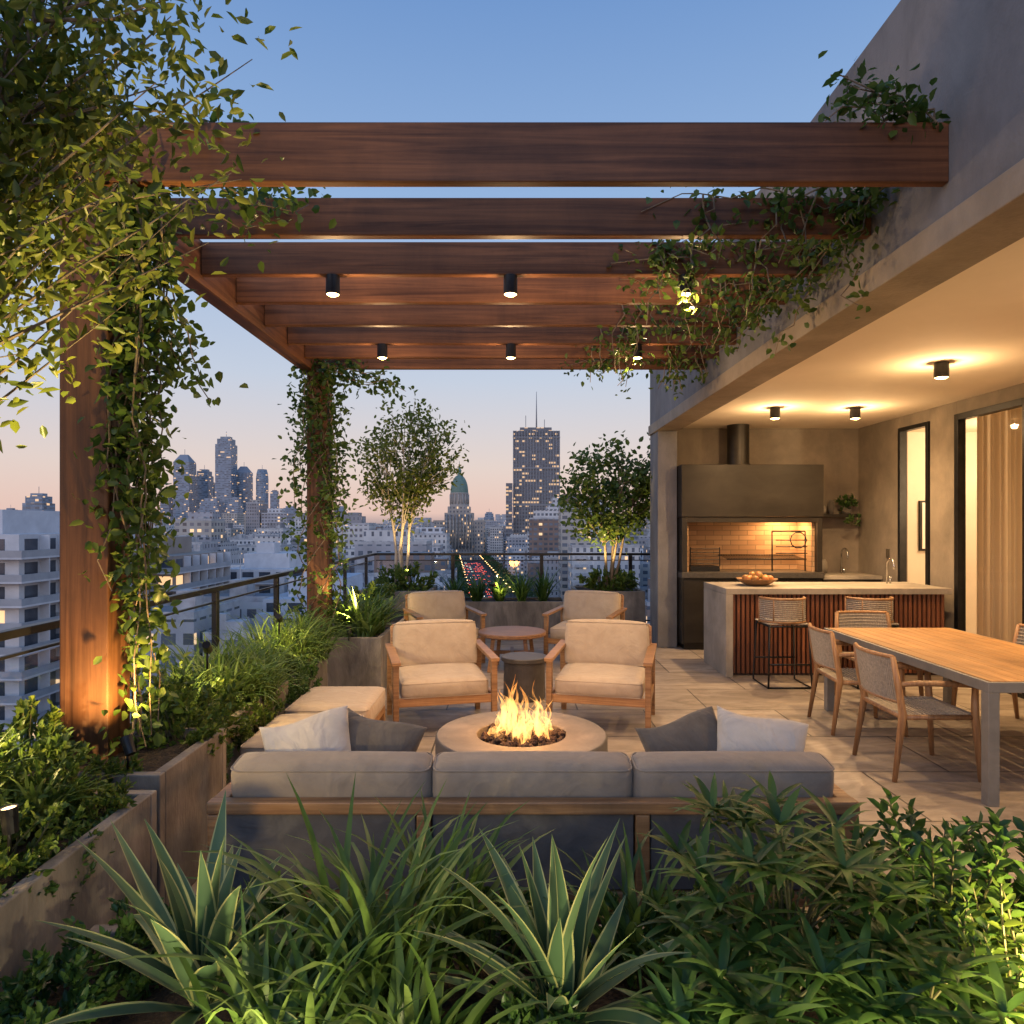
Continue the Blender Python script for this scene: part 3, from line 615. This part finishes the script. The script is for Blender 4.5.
for k in range(4):
    a=k*math.pi/2+.6; m.beam((.32*math.cos(a),.32*math.sin(a),0),(.26*math.cos(a),.26*math.sin(a),.40),.045,.045)
m.beam((-.25,0,.2),(.25,0,.2),.04,.04); m.beam((0,-.25,.2),(0,.25,.2),.04,.038)
m.obj('table',[woodmat('dark_teak',(.16,.075,.035),(.32,.17,.08),0)],e,bevel=.003)
dt=empty('dining_table'); m=MB(); X0,X1,Y0,Y1=2.86,4.02,4.2,6.42
n=11; wv=(X1-X0-.05)/n
for i in range(n): m.box(X0+.025+i*wv+.003,X0+.025+(i+1)*wv-.003,Y0+.025,Y1-.025,.728,.752)
m.obj('top_slats',[woodmat('table_teak',(.30,.15,.05),(.50,.28,.11),1,k=16)],dt,bevel=.002)
m=MB(); m.box(X0,X0+.023,Y0,Y1,.685,.748); m.box(X1-.023,X1,Y0,Y1,.685,.748); m.box(X0+.023,X1-.023,Y0,Y0+.023,.685,.748); m.box(X0+.023,X1-.023,Y1-.023,Y1,.685,.748)
for x in(X0,X1-.07):
    for yy in(Y0,Y1-.07): m.box(x+.001,x+.069,yy+.001,yy+.069,0,.684)
m.obj('metal_frame',[graymet],dt,bevel=.003)
def dchair(x,y,rot):
    e=empty('dining_chair',(x,y,0),rot); m=MB()
    for sg in(-1,1):
        m.tube([(sg*.27,-.27,0),(sg*.255,-.24,.44),(sg*.265,-.235,.62)],[.016,.025,.02],8)
        m.tube([(sg*.27,.30,0),(sg*.25,.235,.44),(sg*.265,.27,.62),(sg*.25,.30,.82)],[.016,.026,.022,.018],8)
        m.tube([(sg*.265,-.25,.635),(sg*.285,-.05,.65),(sg*.28,.15,.652),(sg*.262,.27,.64)],[.018,.02,.019,.016],8)
        m.tube([(sg*.25,-.23,.42),(sg*.25,.24,.42)],.018,8)
    m.tube([(-.25,-.235,.42),(.25,-.235,.42)],.018,8); m.tube([(-.25,.235,.42),(.25,.235,.42)],.018,8)
    arc=lambda t,z:(.25*t,.24+.25*(z-.42)*.6+.055*(1-t*t),z)
    m.tube([arc(-1+i/6,.82) for i in range(13)],.014,8); m.tube([arc(-1+i/6,.52) for i in range(13)],.011,8)
    m.obj('wood_frame',[teak_z],e)
    m=MB()
    for i in range(34):
        t=-.97+1.94*i/33; m.tube([arc(t,.512),arc(t,.66),arc(t,.828)],.0068,5)
    for z in(.55,.58,.61,.64,.67,.70,.73,.76,.79): m.tube([Vector(arc(-1+i/6,z))+Vector((0,-.006,0)) for i in range(13)],.006,5)
    for i in range(36):
        x=-.245+.49*i/35; m.tube([(x,-.25,.432),(x,-.1,.428),(x,.1,.426),(x,.245,.432)],.0072,5)
    for i in range(16):
        yy=-.235+.47*i/15; m.tube([(-.25,yy,.436),(0,yy,.431),(.25,yy,.436)],.006,5)
    m.obj('rope_weave',[rope],e)
dchair(2.82,4.88,math.radians(90)); dchair(2.90,5.88,math.radians(86)); dchair(4.12,4.9,math.radians(-90)); dchair(4.12,5.85,math.radians(-90)); dchair(3.48,6.66,0)
# ------------------------------------------------------------------ island, stools
isl=empty('kitchen_island'); m=MB(); X0,X1,Y0,Y1=2.37,4.88,7.75,8.65
m.box(X0,X1,Y0,Y1,.92,.985); m.box(X0,X0+.08,Y0,Y1,0,.918); m.obj('concrete_slab',[concrete],isl,bevel=.004)
m=MB(); m.box(X0+.082,X1-.02,Y0+.12,Y1-.05,0.002,.918); m.obj('core',[noisemat('island_core',(.03,.015,.01),(.05,.025,.016))],isl)
m=MB(); x=X0+.10
while x<X1-.04: m.box(x,x+.032,Y0+.085,Y0+.118,.03,.915); x+=.052
m.obj('wood_slats',[slat_w],isl,bevel=.003)
def bowl_fruit(x,y,z):
    e=empty('fruit_bowl',(x,y,z)); m=MB(); m.lathe([(0,.0),(.10,0),(.17,.03),(.23,.075),(.235,.08),(.225,.08),(.16,.04),(0,.02)],n=36,smooth=True); m.obj('bowl',[teak_x],e)
    m=MB()
    for i in range(14):
        a=i*2.4; rr=.02+.13*math.sqrt(i/14); m.lathe([(.042*math.sin(math.pi*k/8)+.0005,.06+.04-.04*math.cos(math.pi*k/8)) for k in range(9)],c=(rr*math.cos(a),rr*math.sin(a),-.005-.1*rr+(.03 if i<4 else 0)),n=12,smooth=True)
    m.obj('fruit',[noisemat('fruit',(.34,.24,.05),(.42,.10,.03),scale=9,rough=.4,island=.4)],e)
bowl_fruit(2.85,8.15,.986)
def faucet(x,y,z,s=1):
    m=MB(); m.tube([(0,0,0),(0,0,.22*s)]+[(0,-.08*s*(1-math.cos(t*math.pi/6)),.22*s+.08*s*math.sin(t*math.pi/6)) for t in range(1,7)]+[(0,-.16*s,.18*s)],.011,8)
    m.tube([(.04,0,0),(.04,0,.08)],.012,8); m.obj('faucet',[steel],loc=(x,y,z))
faucet(4.50,8.4,.986); faucet(4.66,9.9,1.0,1.2)
def stool(x,y):
    e=empty('bar_stool',(x,y,0)); m=MB()
    for sg in(-1,1):
        m.tube([(sg*.20,-.20,.66),(sg*.225,-.23,.012),(sg*.225,.22,.012),(sg*.20,.19,.66)],.010,6)
    m.tube([(-.225,-.22,.012),(.225,-.22,.012)],.010,6); m.tube([(-.215,.20,.25),(.215,.20,.25)],.010,6); m.tube([(-.215,-.215,.25),(.215,-.215,.25)],.010,6)
    m.tube([(-.2,-.2,.64),(.2,-.2,.64),(.2,.19,.64),(-.2,.19,.64),(-.2,-.2,.64)],.011,6)
    m.obj('metal_base',[blackm],e); m=MB()
    for i in range(30):
        x_=-.21+.42*i/29; m.tube([(x_,-.2,.665),(x_,0,.66),(x_,.2,.665)],.0078,5)
    arc=lambda t,z:(.235*math.sin(t*1.5),.02-.24*math.cos(t*1.5),z)
    for z in(.70,.72,.74,.76,.78,.80,.82,.84,.86,.88,.90): m.tube([arc(-1+i/7,z) for i in range(15)],.0085,5)
    m.obj('woven_seat',[rope],e); m=MB(); m.tube([arc(-1+i/7,.92) for i in range(15)],.014,8); m.tube([arc(-1+i/7,.68) for i in range(15)],.014,8)
    for sg in(-1,1): m.tube([arc(sg,.66),arc(sg,.92)],.013,8); m.tube([arc(sg*.45,.66),arc(sg*.45,.92)],.010,8)
    m.obj('frame',[teak_x],e)
stool(2.86,7.42); stool(3.78,7.42)
# ------------------------------------------------------------------ grill
g=empty('built_in_grill')
def brickm():
    m,nt,b=newmat('brick_lining'); tc=N(nt,'ShaderNodeTexCoord'); mp=N(nt,'ShaderNodeMapping'); mp.inputs['Rotation'].default_value=(math.radians(90),0,0); br=N(nt,'ShaderNodeTexBrick')
    br.inputs['Scale'].default_value=1; br.inputs['Brick Width'].default_value=.24; br.inputs['Row Height'].default_value=.07; br.inputs['Mortar Size'].default_value=.005
    br.inputs['Color1'].default_value=(.28,.165,.09,1); br.inputs['Color2'].default_value=(.40,.25,.14,1); br.inputs['Mortar'].default_value=(.18,.12,.07,1)
    nt.links.new(tc.outputs['Object'],mp.inputs[0]); nt.links.new(mp.outputs[0],br.inputs['Vector']); nt.links.new(br.outputs['Color'],b.inputs['Base Color']); b.inputs['Roughness'].default_value=.9; return m
m=MB(); m.box(2.29,4.17,9.42,10.09,.08,.97); m.box(2.33,4.15,9.47,10.08,0,.079)
for i in range(4): m.box(2.31+i*.465,2.31+i*.465+.45,9.405,9.419,.10,.95)
m.obj('cabinet',[hoodm],g,bevel=.004)
m=MB(); m.box(2.28,4.19,9.38,10.09,.972,1.05); m.obj('counter',[noisemat('dark_granite',(.04,.036,.033),(.08,.072,.065),scale=30,rough=.3)],g,bevel=.004)
m=MB(); m.box(2.29,2.36,9.42,10.09,1.052,1.795); m.box(4.11,4.18,9.42,10.09,1.052,1.795); m.box(2.28,4.19,9.40,10.09,1.797,2.50); m.box(2.36,4.11,9.42,9.46,1.72,1.795)
m.obj('hood',[hoodm],g,bevel=.004)
m=MB(); m.box(2.362,4.108,9.99,10.09,1.052,1.795); m.box(2.362,2.40,9.50,9.99,1.052,1.795); m.box(4.07,4.108,9.50,9.99,1.052,1.795); m.obj('brick_lining',[brickm()],g)
m=MB(); m.lathe([(.15,2.50),(.15,3.08)],c=(3.16,9.78,0),n=32,smooth=True); m.lathe([(.17,2.50),(.17,2.53),(.15,2.53)],c=(3.16,9.78,0),n=32); m.obj('chimney',[hoodm],g)
m=MB()
for i in range(30): m.tube([(2.95+i*.036,9.55,1.22),(2.95+i*.036,9.95,1.26)],.005,5)
m.tube([(2.93,9.55,1.22),(4.02,9.55,1.22)],.009,6); m.tube([(2.93,9.95,1.26),(4.02,9.95,1.26)],.009,6)
for x in(3.55,4.0): m.tube([(x,9.55,1.06),(x,9.55,1.6)],.010,6)
m.tube([(3.55,9.55,1.6),(4.0,9.55,1.6)],.010,6)
for k in range(3): m.tube([(3.6,9.55,1.3+.09*k),(4.03,9.55,1.3+.09*k)],.008,6)
for k in range(10): a=k*.628; b_=a+.628; m.tube([(3.9+.11*math.cos(a),9.53,1.48+.11*math.sin(a)),(3.9+.11*math.cos(b_),9.53,1.48+.11*math.sin(b_))],.008,5)
m.box(2.45,2.85,9.6,9.95,1.052,1.12); 
for k in range(5): m.tube([(2.45,9.6,1.16+k*.05),(2.85,9.6,1.16+k*.05)],.006,5)
for x in(2.45,2.85): m.tube([(x,9.6,1.12),(x,9.6,1.38)],.008,5)
m.obj('grill_grate',[blackm],g)
light('hood_light','AREA',(3.8,9.72,1.78),22,(1,.55,.22),.3,target=(3.8,9.8,1),parent=g)
kc=empty('kitchen_counter'); m=MB(); m.box(4.20,4.99,9.46,10.09,0.0,.95); m.obj('cabinet',[hoodm],kc,bevel=.004); m=MB(); m.box(4.195,4.99,9.42,10.09,.952,1.0); m.obj('top',[concrete],kc,bevel=.003)
m=MB(); m.box(4.3,4.92,9.86,10.09,1.80,1.84); m.obj('wall_shelf',[hoodm],bevel=.003)
def jar(name,x,y,z,r,h,mat):
    m=MB(); m.lathe([(0,0),(r*.7,0),(r,h*.4),(r*.9,h*.8),(r*.55,h),(r*.5,h*.97),(0,h*.9)],n=20,smooth=True); m.obj(name,[mat],loc=(x,y,z))
jar('ceramic_bowl',4.42,9.97,1.842,.06,.12,concrete); jar('ceramic_vase',4.55,9.98,1.842,.045,.2,darkpil); jar('flower_pot',4.76,9.96,1.842,.07,.12,darkpil)
bush('potted_plant',(4.76,9.94,2.0),(.17,.1,.13),260,.06,lf_dark); bush('potted_plant',(4.82,9.82,1.78),(.12,.06,.1),90,.05,lf_dark)
jar('ceramic_vase',4.4,9.9,1.0,.06,.2,concrete)
m=MB(); m.box(4.985,4.998,9.25,9.33,1.25,1.37); m.obj('wall_switch',[steel])
# ------------------------------------------------------------------ garden lights
def uplight(x,y,z,tgt,energy,angle=80,col=(1,.68,.27)):
    e=empty('garden_spotlight',(x,y,z)); d=(Vector(tgt)-Vector((x,y,z))).normalized(); M=d.to_track_quat('Z','Y').to_matrix().to_4x4()
    m=MB(); m.lathe([(0,-.05),(.022,-.05),(.026,.03),(.022,.03),(.02,.015)],n=16,M=M); m.tube([(0,0,-.12),(0,0,-.02)],.006,6); m.obj('housing',[blackm],e)
    m=MB(); m.lathe([(.021,.026),(0,.028)],n=16,M=M); m.obj('lens',[bulb],e)
    light('bulb','SPOT',tuple(d*.04),energy,col,.02,target=tuple(d*2),angle=angle,blend=.8,parent=e)
uplight(-1.68,3.06,.74,(-1.96,3.26,1.25),95,125,(1,.58,.17))
uplight(-1.58,2.2,.78,(-1.78,2.15,3.2),520,84,(1,.72,.26))
uplight(-1.95,1.70,.95,(-1.95,2.5,.72),75,140)
uplight(-2.2,2.55,.98,(-1.85,2.7,.72),60,150)
uplight(-1.62,6.95,.66,(-1.93,7.15,2.2),130,85)
uplight(-1.50,10.25,.90,(-1.65,10.7,2.6),110,90)
uplight(1.30,10.42,.88,(1.55,10.8,2.2),120,95)
uplight(-1.72,3.95,1.0,(-1.9,4.6,.6),30,150); uplight(-1.78,5.35,.98,(-1.9,6.2,.6),38,150)
uplight(-1.7,8.15,.9,(-1.8,9,.7),30,150); uplight(-.3,10.85,.75,(.3,11.3,.6),22,150)
uplight(1.46,1.66,.56,(1.42,2.1,.55),60,150,(1,.72,.25))
uplight(1.16,1.48,.58,(1.20,2.1,.65),18,140,(1,.74,.30))
uplight(-.62,1.30,.55,(-.75,2.0,.60),26,120,(1,.80,.45)); uplight(.42,1.28,.55,(.15,1.95,.62),24,120,(1,.80,.45)); uplight(-.15,1.28,.52,(-.35,2.0,.7),16,110,(1,.80,.45)); uplight(.80,1.30,.55,(.80,2.0,.7),20,110,(1,.80,.45))  # low spots added to brighten the foreground plants
# ------------------------------------------------------------------ city
G=-45.0
def citymat(name,cols,wu=2.6,wz=3.1,fu=.45,fz=.5,lit=.05,glasscol=(.10,.12,.15),em=1.2,roof=(.22,.22,.23)):
    m,nt,b=newmat(name); nosamp(m); L=nt.links
    g=N(nt,'ShaderNodeNewGeometry'); sN=N(nt,'ShaderNodeSeparateXYZ'); L.new(g.outputs['Normal'],sN.inputs[0]); sP=N(nt,'ShaderNodeSeparateXYZ'); L.new(g.outputs['Position'],sP.inputs[0])
    def M(op,a,b2=None,c=None):
        n=N(nt,'ShaderNodeMath',operation=op)
        for i,v in enumerate((a,b2,c)):
            if v is None: continue
            if isinstance(v,(int,float)): n.inputs[i].default_value=v
            else: L.new(v,n.inputs[i])
        return n.outputs[0]
    ax=M('ABSOLUTE',sN.outputs['X']); ay=M('ABSOLUTE',sN.outputs['Y']); az=M('ABSOLUTE',sN.outputs['Z'])
    u=M('ADD',M('MULTIPLY',sP.outputs['X'],M('GREATER_THAN',ay,.5)),M('MULTIPLY',sP.outputs['Y'],M('GREATER_THAN',ax,.5)))
    rnd=g.outputs['Random Per Island']
    wid=M('MULTIPLY',M('ADD',.75,M('MULTIPLY',rnd,.7)),wu)
    uu=M('DIVIDE',u,wid); zz=M('DIVIDE',sP.outputs['Z'],wz); fu_=M('FRACT',uu); fz_=M('FRACT',zz)
    hw=M('MULTIPLY',M('ADD',.7,M('MULTIPLY',M('FRACT',M('MULTIPLY',rnd,13.7)),.8)),fu/2)
    mk=M('MULTIPLY',M('LESS_THAN',M('ABSOLUTE',M('SUBTRACT',fu_,.5)),hw),M('LESS_THAN',M('ABSOLUTE',M('SUBTRACT',fz_,.5)),fz/2))
    wall=M('LESS_THAN',az,.5); mk=M('MULTIPLY',mk,wall)
    cb=N(nt,'ShaderNodeCombineXYZ'); L.new(M('FLOOR',uu),cb.inputs[0]); L.new(M('FLOOR',zz),cb.inputs[1]); L.new(rnd,cb.inputs[2])
    wn=N(nt,'ShaderNodeTexWhiteNoise'); wn.noise_dimensions='3D'; L.new(cb.outputs[0],wn.inputs['Vector'])
    litm=M('MULTIPLY',M('LESS_THAN',wn.outputs['Value'],lit),mk)
    r=ramp(nt,[(i/(len(cols)),c) for i,c in enumerate(cols)]); r.color_ramp.interpolation='CONSTANT'; L.new(rnd,r.inputs[0])
    n=N(nt,'ShaderNodeTexNoise'); n.inputs['Scale'].default_value=.12; n.inputs['Detail'].default_value=6; L.new(g.outputs['Position'],n.inputs['Vector'])
    r2=ramp(nt,[(.3,(.72,.72,.72)),(.7,(1.05,1.05,1.05))]); L.new(n.outputs['Fac'],r2.inputs[0])
    a=N(nt,'ShaderNodeMix',data_type='RGBA',blend_type='MULTIPLY'); a.inputs[0].default_value=1; L.new(r.outputs[0],a.inputs[6]); L.new(r2.outputs[0],a.inputs[7])
    rf=N(nt,'ShaderNodeMix',data_type='RGBA'); L.new(wall,rf.inputs[0]); rf.inputs[6].default_value=(*roof,1); L.new(a.outputs[2],rf.inputs[7])
    gl=N(nt,'ShaderNodeMix',data_type='RGBA'); L.new(wn.outputs['Value'],gl.inputs[0]); gl.inputs[6].default_value=(*[q*.5 for q in glasscol],1); gl.inputs[7].default_value=(*[q*1.5 for q in glasscol],1)
    c=N(nt,'ShaderNodeMix',data_type='RGBA'); L.new(mk,c.inputs[0]); L.new(rf.outputs[2],c.inputs[6]); L.new(gl.outputs[2],c.inputs[7]); L.new(c.outputs[2],b.inputs['Base Color'])
    rg=M('SUBTRACT',.85,M('MULTIPLY',mk,.6)); L.new(rg,b.inputs['Roughness'])
    b.inputs['Emission Color'].default_value=(1,.62,.32,1); L.new(M('MULTIPLY',litm,em),b.inputs['Emission Strength'])
    return m
cmat=citymat('city_facade',[(.50,.50,.52),(.30,.29,.30),(.58,.57,.56),(.66,.66,.67),(.38,.38,.41),(.24,.17,.14),(.60,.61,.63),(.44,.41,.37)])
gm=noisemat('asphalt',(.05,.05,.052),(.085,.085,.088),scale=.05,rough=.9,bump=0)
m=MB(); m.box(-9000,9000,-500,16000,G-1,G); m.obj('ground',[gm])
AV=lambda y:22.9-.088*y
m=MB(); vs=[(AV(80)-15,80,G+.05),(AV(80)+15,80,G+.05),(AV(840)+15,840,G+.05),(AV(840)-15,840,G+.05)]; m.add(vs,[(0,1,2,3)]); m.obj('avenue_road',[noisemat('road_asphalt',(.045,.045,.048),(.06,.06,.062),scale=.2,rough=.7,bump=0)])
m=MB()
for yy in range(90,830,12):
    for lane in(-8,-4,4,8):
        x=AV(yy)+lane; m.add([(x-.12,yy,G+.056),(x+.12,yy,G+.056),(x+.12,yy+5,G+.056),(x-.12,yy+5,G+.056)],[(0,1,2,3)])
m.obj('lane_markings',[noisemat('road_paint',(.7,.7,.7),(.8,.8,.8))])
tl=emis('tail_light',(1,.10,.04),5); hl=emis('head_light',(1,.85,.6),4); carm=noisemat('car_paint',(.05,.05,.06),(.4,.4,.42),scale=.3,rough=.3)
m=MB()
for i in range(230):
    yy=R(100,835); lane=random.choice([-11,-8,-5,-2,2,5,8,11]); x=AV(yy)+lane*1.0
    m.box(x-.9,x+.9,yy,yy+4.3,G+.3,G+1.0,0); m.box(x-.75,x+.75,yy+.9,yy+3.2,G+1.0,G+1.5,0)
    k=2 if lane<-1 and random.random()<.45 else 1
    for sg in(-.62,.62): m.box(x+sg-.24,x+sg+.24,yy-.12,yy-.01,G+.6,G+.95,k)
m.obj('distant_traffic',[carm,tl,hl])
m=MB()
lampm=emis('street_lamp_glow',(1,.55,.2),10)
for yy in range(100,840,26):
    for sg in(-1,1):
        x=AV(yy)+sg*14; m.tube([(x,yy,G),(x,yy,G+9),(x-sg*2,yy,G+9.6)],.12,5,0); m.box(x-sg*2-.5,x-sg*2+.5,yy-.3,yy+.3,G+9.3,G+9.6,1)
m.obj('street_lamps',[graymet,lampm])
lv=Leaves(); tr_=MB()
for yy in np.arange(95,830,8):
    for sg in(-1,1):
        x=AV(yy)+sg*17+R(-1,1); h=R(7,11); nn=170; d=rdir(nn)*rng.uniform(.3,1,(nn,1))**.5*np.array([4.4,4.2,3.4]); lv.add(np.array([x,yy,G+h])+d,rdir(nn),rng.uniform(.7,1.4,nn),.7)
        tr_.tube([(x,yy,G),(x,yy,G+h)],.25,5)
e=empty('street_trees'); lv.obj('leaves',lf_dark,e); tr_.obj('trunks',[barkm],e)
m=MB(); roofm=noisemat('roof_tank',(.28,.28,.29),(.48,.48,.49),scale=.5,bump=0)
def bbox(x0,x1,y0,y1,h,det=True):
    m.box(x0,x1,y0,y1,G,G+h,0)
    if det:
        w,d=x1-x0,y1-y0
        if random.random()<.6:
            s=R(.5,.8); a=x0+w*R(.05,1-s-.05); b=y0+d*R(.15,.3); m.box(a,a+w*s,b,b+d*s*.8,G+h+.01,G+h+R(3,6.5),0)
        for k in range(random.randint(1,4)):
            a=R(x0+1,x1-4); b=R(y0+.5,y1-4); q=R(1.2,3.2); m.box(a,a+q,b,b+q,G+h+.01,G+h+R(1.5,4.5),1)
        if random.random()<.3: a=R(x0+1,x1-1); m.tube([(a,y0+3,G+h),(a,y0+3,G+h+R(5,10))],.1,4,1)
        p=.25; z0,z1=G+h+.005,G+h+1.0
        m.box(x0,x1,y0,y0+p,z0,z1,1); m.box(x0,x0+p,y0+p,y1,z0,z1,1); m.box(x1-p,x1,y0+p,y1,z0,z1,1)
        if y0<330 and random.random()<.6:
            nb=random.choice([1,2]); bw=R(3,5)
            for q in range(nb):
                a=x0+1+q*(w-bw-2); f_=3.1
                for k in range(1,int(h/f_)):
                    m.box(a,a+bw,y0-1.1,y0-.01,G+k*f_-.1,G+k*f_+.1,1); m.box(a,a+bw,y0-1.1,y0-1.0,G+k*f_+.1,G+k*f_+1,1)
y=95.0
while y<4200:
    d=16+y*.012; x=-.85*y-60
    while x<.42*y+40:
        wd=R(10,24)*(1+y/2500)
        cx=x+wd/2
        ok=True
        if y<850 and abs(cx-AV(y))<wd/2+21: ok=False
        if 850<=y<980 and -110<cx<-20: ok=False
        if 640<y<800 and -30<cx<75: ok=False
        if 90<y<160 and cx<-58: ok=False
        if ok:
            h=R(17,36) if y<220 else (R(18,41) if y<600 else R(20,48))
            if y>300 and random.random()<.07: h+=R(8,22)
            if y<220 and cx>-20: h=min(h,28)
            bbox(x,x+wd,y,y+d*R(.8,.95),h,y<900)
        x+=wd+ (R(0,1.5) if random.random()<.75 else R(9,14))
    y+=d+ (10 if int(y/60)%2 else 1)
m.obj('city_buildings',[cmat,roofm])
def apartment(x0,x1,y0,y1,ztop,mat,bay=3.6):
    e=empty('apartment_block'); a=MB(); s=MB(); wn=MB(); fl=3.0; nfl=int((ztop-G)/fl)
    a.box(x0,x1,y0,y1,G,ztop); a.box(x0+3,x1-5,y0+4,y1-4,ztop,ztop+3.2); a.box(x0+5,x0+9,y0+6,y0+10,ztop+3.2,ztop+5.5)
    for k in range(nfl):
        z=ztop-(k+1)*fl
        if z<-36: break
        s.box(x0-.3,x1+1.3,y0-1.4,y0,z-.12,z+.12); s.box(x1,x1+1.3,y0,y1,z-.12,z+.12)
        s.box(x0-.3,x1+1.3,y0-1.4,y0-1.3,z+.12,z+1.0,1 if random.random()<.8 else 0); s.box(x1+1.2,x1+1.3,y0-1.3,y1,z+.12,z+1.0,1)
        xx=x0+.6
        while xx<x1-2.5:
            wn.box(xx,xx+2.4,y0-.06,y0+.3,z+.2,z+2.4,1 if random.random()<.12 else 0); 
            wn.box(xx-.08,xx,y0-.1,y0+.3,z+.15,z+2.5,2); xx+=bay
        yy=y0+1
        while yy<y1-3:
            wn.box(x1-.3,x1+.06,yy,yy+2.4,z+.2,z+2.4,1 if random.random()<.12 else 0); wn.box(x1,x1+1.25,yy+2.9,yy+3.05,z+.12,z+2.88,2); yy+=bay
    a.obj('walls',[mat],e); s.obj('balconies',[roofw,balg],e); wn.obj('windows',[wglass,wlit,roofw],e)
roofw=noisemat('white_render',(.44,.44,.46),(.58,.58,.60),scale=.4,rough=.85,bump=.1,bscale=4)
balg=noisemat('balcony_panel',(.24,.26,.29),(.34,.36,.39),scale=.4,rough=.3,bump=0)
wglass=noisemat('window_glass',(.035,.04,.055),(.08,.095,.12),scale=.4,rough=.12,bump=0); wlit=emis('lit_window',(1,.62,.30),.9)
apartment(-92,-62,88,118,.4,roofw); apartment(-92,-60,124,146,-4,noisemat('brown_render',(.24,.2,.18),(.3,.26,.23),scale=.3,bump=0)); 
apartment(-42,-24,118,140,-11,roofw); apartment(-62,-44,150,170,-8,roofw)
skm=citymat('hazed_tower_glass',[(.18,.22,.29),(.23,.28,.35),(.29,.34,.40)],wu=5,wz=5,fu=.75,fz=.6,lit=.06,glasscol=(.13,.18,.24),em=.9,roof=(.22,.25,.3))  # bluish wall, glass and roof colours carry the distance haze of the far towers
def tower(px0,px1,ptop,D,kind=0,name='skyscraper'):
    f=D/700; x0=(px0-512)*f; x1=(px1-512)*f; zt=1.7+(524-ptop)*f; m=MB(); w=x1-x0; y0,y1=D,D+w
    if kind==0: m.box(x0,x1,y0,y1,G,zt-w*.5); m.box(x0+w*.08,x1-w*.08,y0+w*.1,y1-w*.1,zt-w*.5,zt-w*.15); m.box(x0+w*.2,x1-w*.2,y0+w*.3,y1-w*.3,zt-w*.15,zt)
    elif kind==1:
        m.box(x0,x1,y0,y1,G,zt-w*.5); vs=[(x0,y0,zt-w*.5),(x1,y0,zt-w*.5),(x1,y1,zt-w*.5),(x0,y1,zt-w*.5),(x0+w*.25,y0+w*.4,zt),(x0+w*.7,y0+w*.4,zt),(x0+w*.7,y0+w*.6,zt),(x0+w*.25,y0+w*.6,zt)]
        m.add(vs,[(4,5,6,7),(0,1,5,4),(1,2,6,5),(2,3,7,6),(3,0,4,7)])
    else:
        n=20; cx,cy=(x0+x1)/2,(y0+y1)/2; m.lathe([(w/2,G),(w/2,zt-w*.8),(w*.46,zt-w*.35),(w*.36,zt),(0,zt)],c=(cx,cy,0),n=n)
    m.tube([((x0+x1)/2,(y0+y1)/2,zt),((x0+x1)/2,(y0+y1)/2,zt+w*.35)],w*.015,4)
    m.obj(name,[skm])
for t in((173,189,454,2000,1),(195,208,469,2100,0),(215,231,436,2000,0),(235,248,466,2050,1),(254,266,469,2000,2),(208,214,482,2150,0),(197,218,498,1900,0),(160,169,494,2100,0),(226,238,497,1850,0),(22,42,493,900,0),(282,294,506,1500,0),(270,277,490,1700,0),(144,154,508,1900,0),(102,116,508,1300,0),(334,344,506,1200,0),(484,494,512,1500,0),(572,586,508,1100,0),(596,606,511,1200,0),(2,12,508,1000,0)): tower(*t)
om=citymat('office_facade',[(.19,.195,.21),(.20,.205,.22)],wu=2.9,wz=3.6,fu=.62,fz=.5,lit=.22,glasscol=(.07,.08,.105),em=.8)
m=MB(); m.box(1,48,700,735,G,88); m.box(1.0,48,700.5,735,90,95); m.box(8,40,705,730,95,99)
for i in range(17): m.box(1+i*2.875,1.7+i*2.875,699.2,700,G,95,1)
for z in(20,57,88): m.box(.8,48.2,699,700.6,z,z+1.2,1)
m.tube([(25,715,99),(25,715,118),(25,715,137)],[.9,.6,.25],6,1); m.tube([(14,712,99),(14,712,112)],.3,4,1); m.tube([(33,712,99),(33,712,108)],.3,4,1)
m.obj('office_tower',[om,noisemat('office_fins',(.21,.215,.23),(.26,.265,.28),bump=0)])
m=MB(); m.box(-6,.5,690,712,G,42); m.obj('office_tower',[om])
m=MB(); m.box(24,66,470,500,G,14); m.box(28,62,474,498,14,20); m.obj('white_office_building',[citymat('white_facade',[(.60,.60,.61),(.64,.64,.65)],wu=2.4,lit=.05)])
stone=citymat('palace_stone',[(.36,.33,.29),(.40,.36,.32)],wu=3.2,wz=5,fu=.35,fz=.5,lit=.12); cop=noisemat('copper_dome',(.10,.17,.14),(.17,.25,.20),scale=.3,bump=0,rough=.6)
e=empty('domed_palace'); cx,cy=-68,905
m=MB(); m.box(cx-32,cx+32,cy-10,cy+40,G,6); m.box(cx-18,cx+18,cy-14,cy+20,G,16); m.box(cx-14,cx+14,cy-13,cy+15,16,24)
for i in range(8): m.tube([(cx-15+i*4.3,cy-15.5,G+15),(cx-15+i*4.3,cy-15.5,14)],1,8)
m.obj('body',[stone],e)
m=MB()
m.lathe([(12.5,24),(12.5,27),(11,27.5),(11,40),(12,40.5),(12,42)],c=(cx,cy,0),n=24,mat=0)
for k in range(16):
    a=k*math.pi/8; m.tube([(cx+12*math.cos(a),cy+12*math.sin(a),27),(cx+12*math.cos(a),cy+12*math.sin(a),40)],.8,6,0)
m.lathe([(11.5*math.cos(t*math.pi/2/10)**.9 if t<10 else 2.2,42+23*math.sin(t*math.pi/2/10)) for t in range(11)],c=(cx,cy,0),n=24,mat=1,smooth=True)
m.lathe([(2.4,64),(2.4,70),(3,70.5),(1.6,73),(.4,76),(.25,83),(0,83)],c=(cx,cy,0),n=12,mat=1)
m.obj('dome',[noisemat('drum_stone',(.34,.31,.28),(.42,.38,.34),scale=.5,bump=0),cop],e)
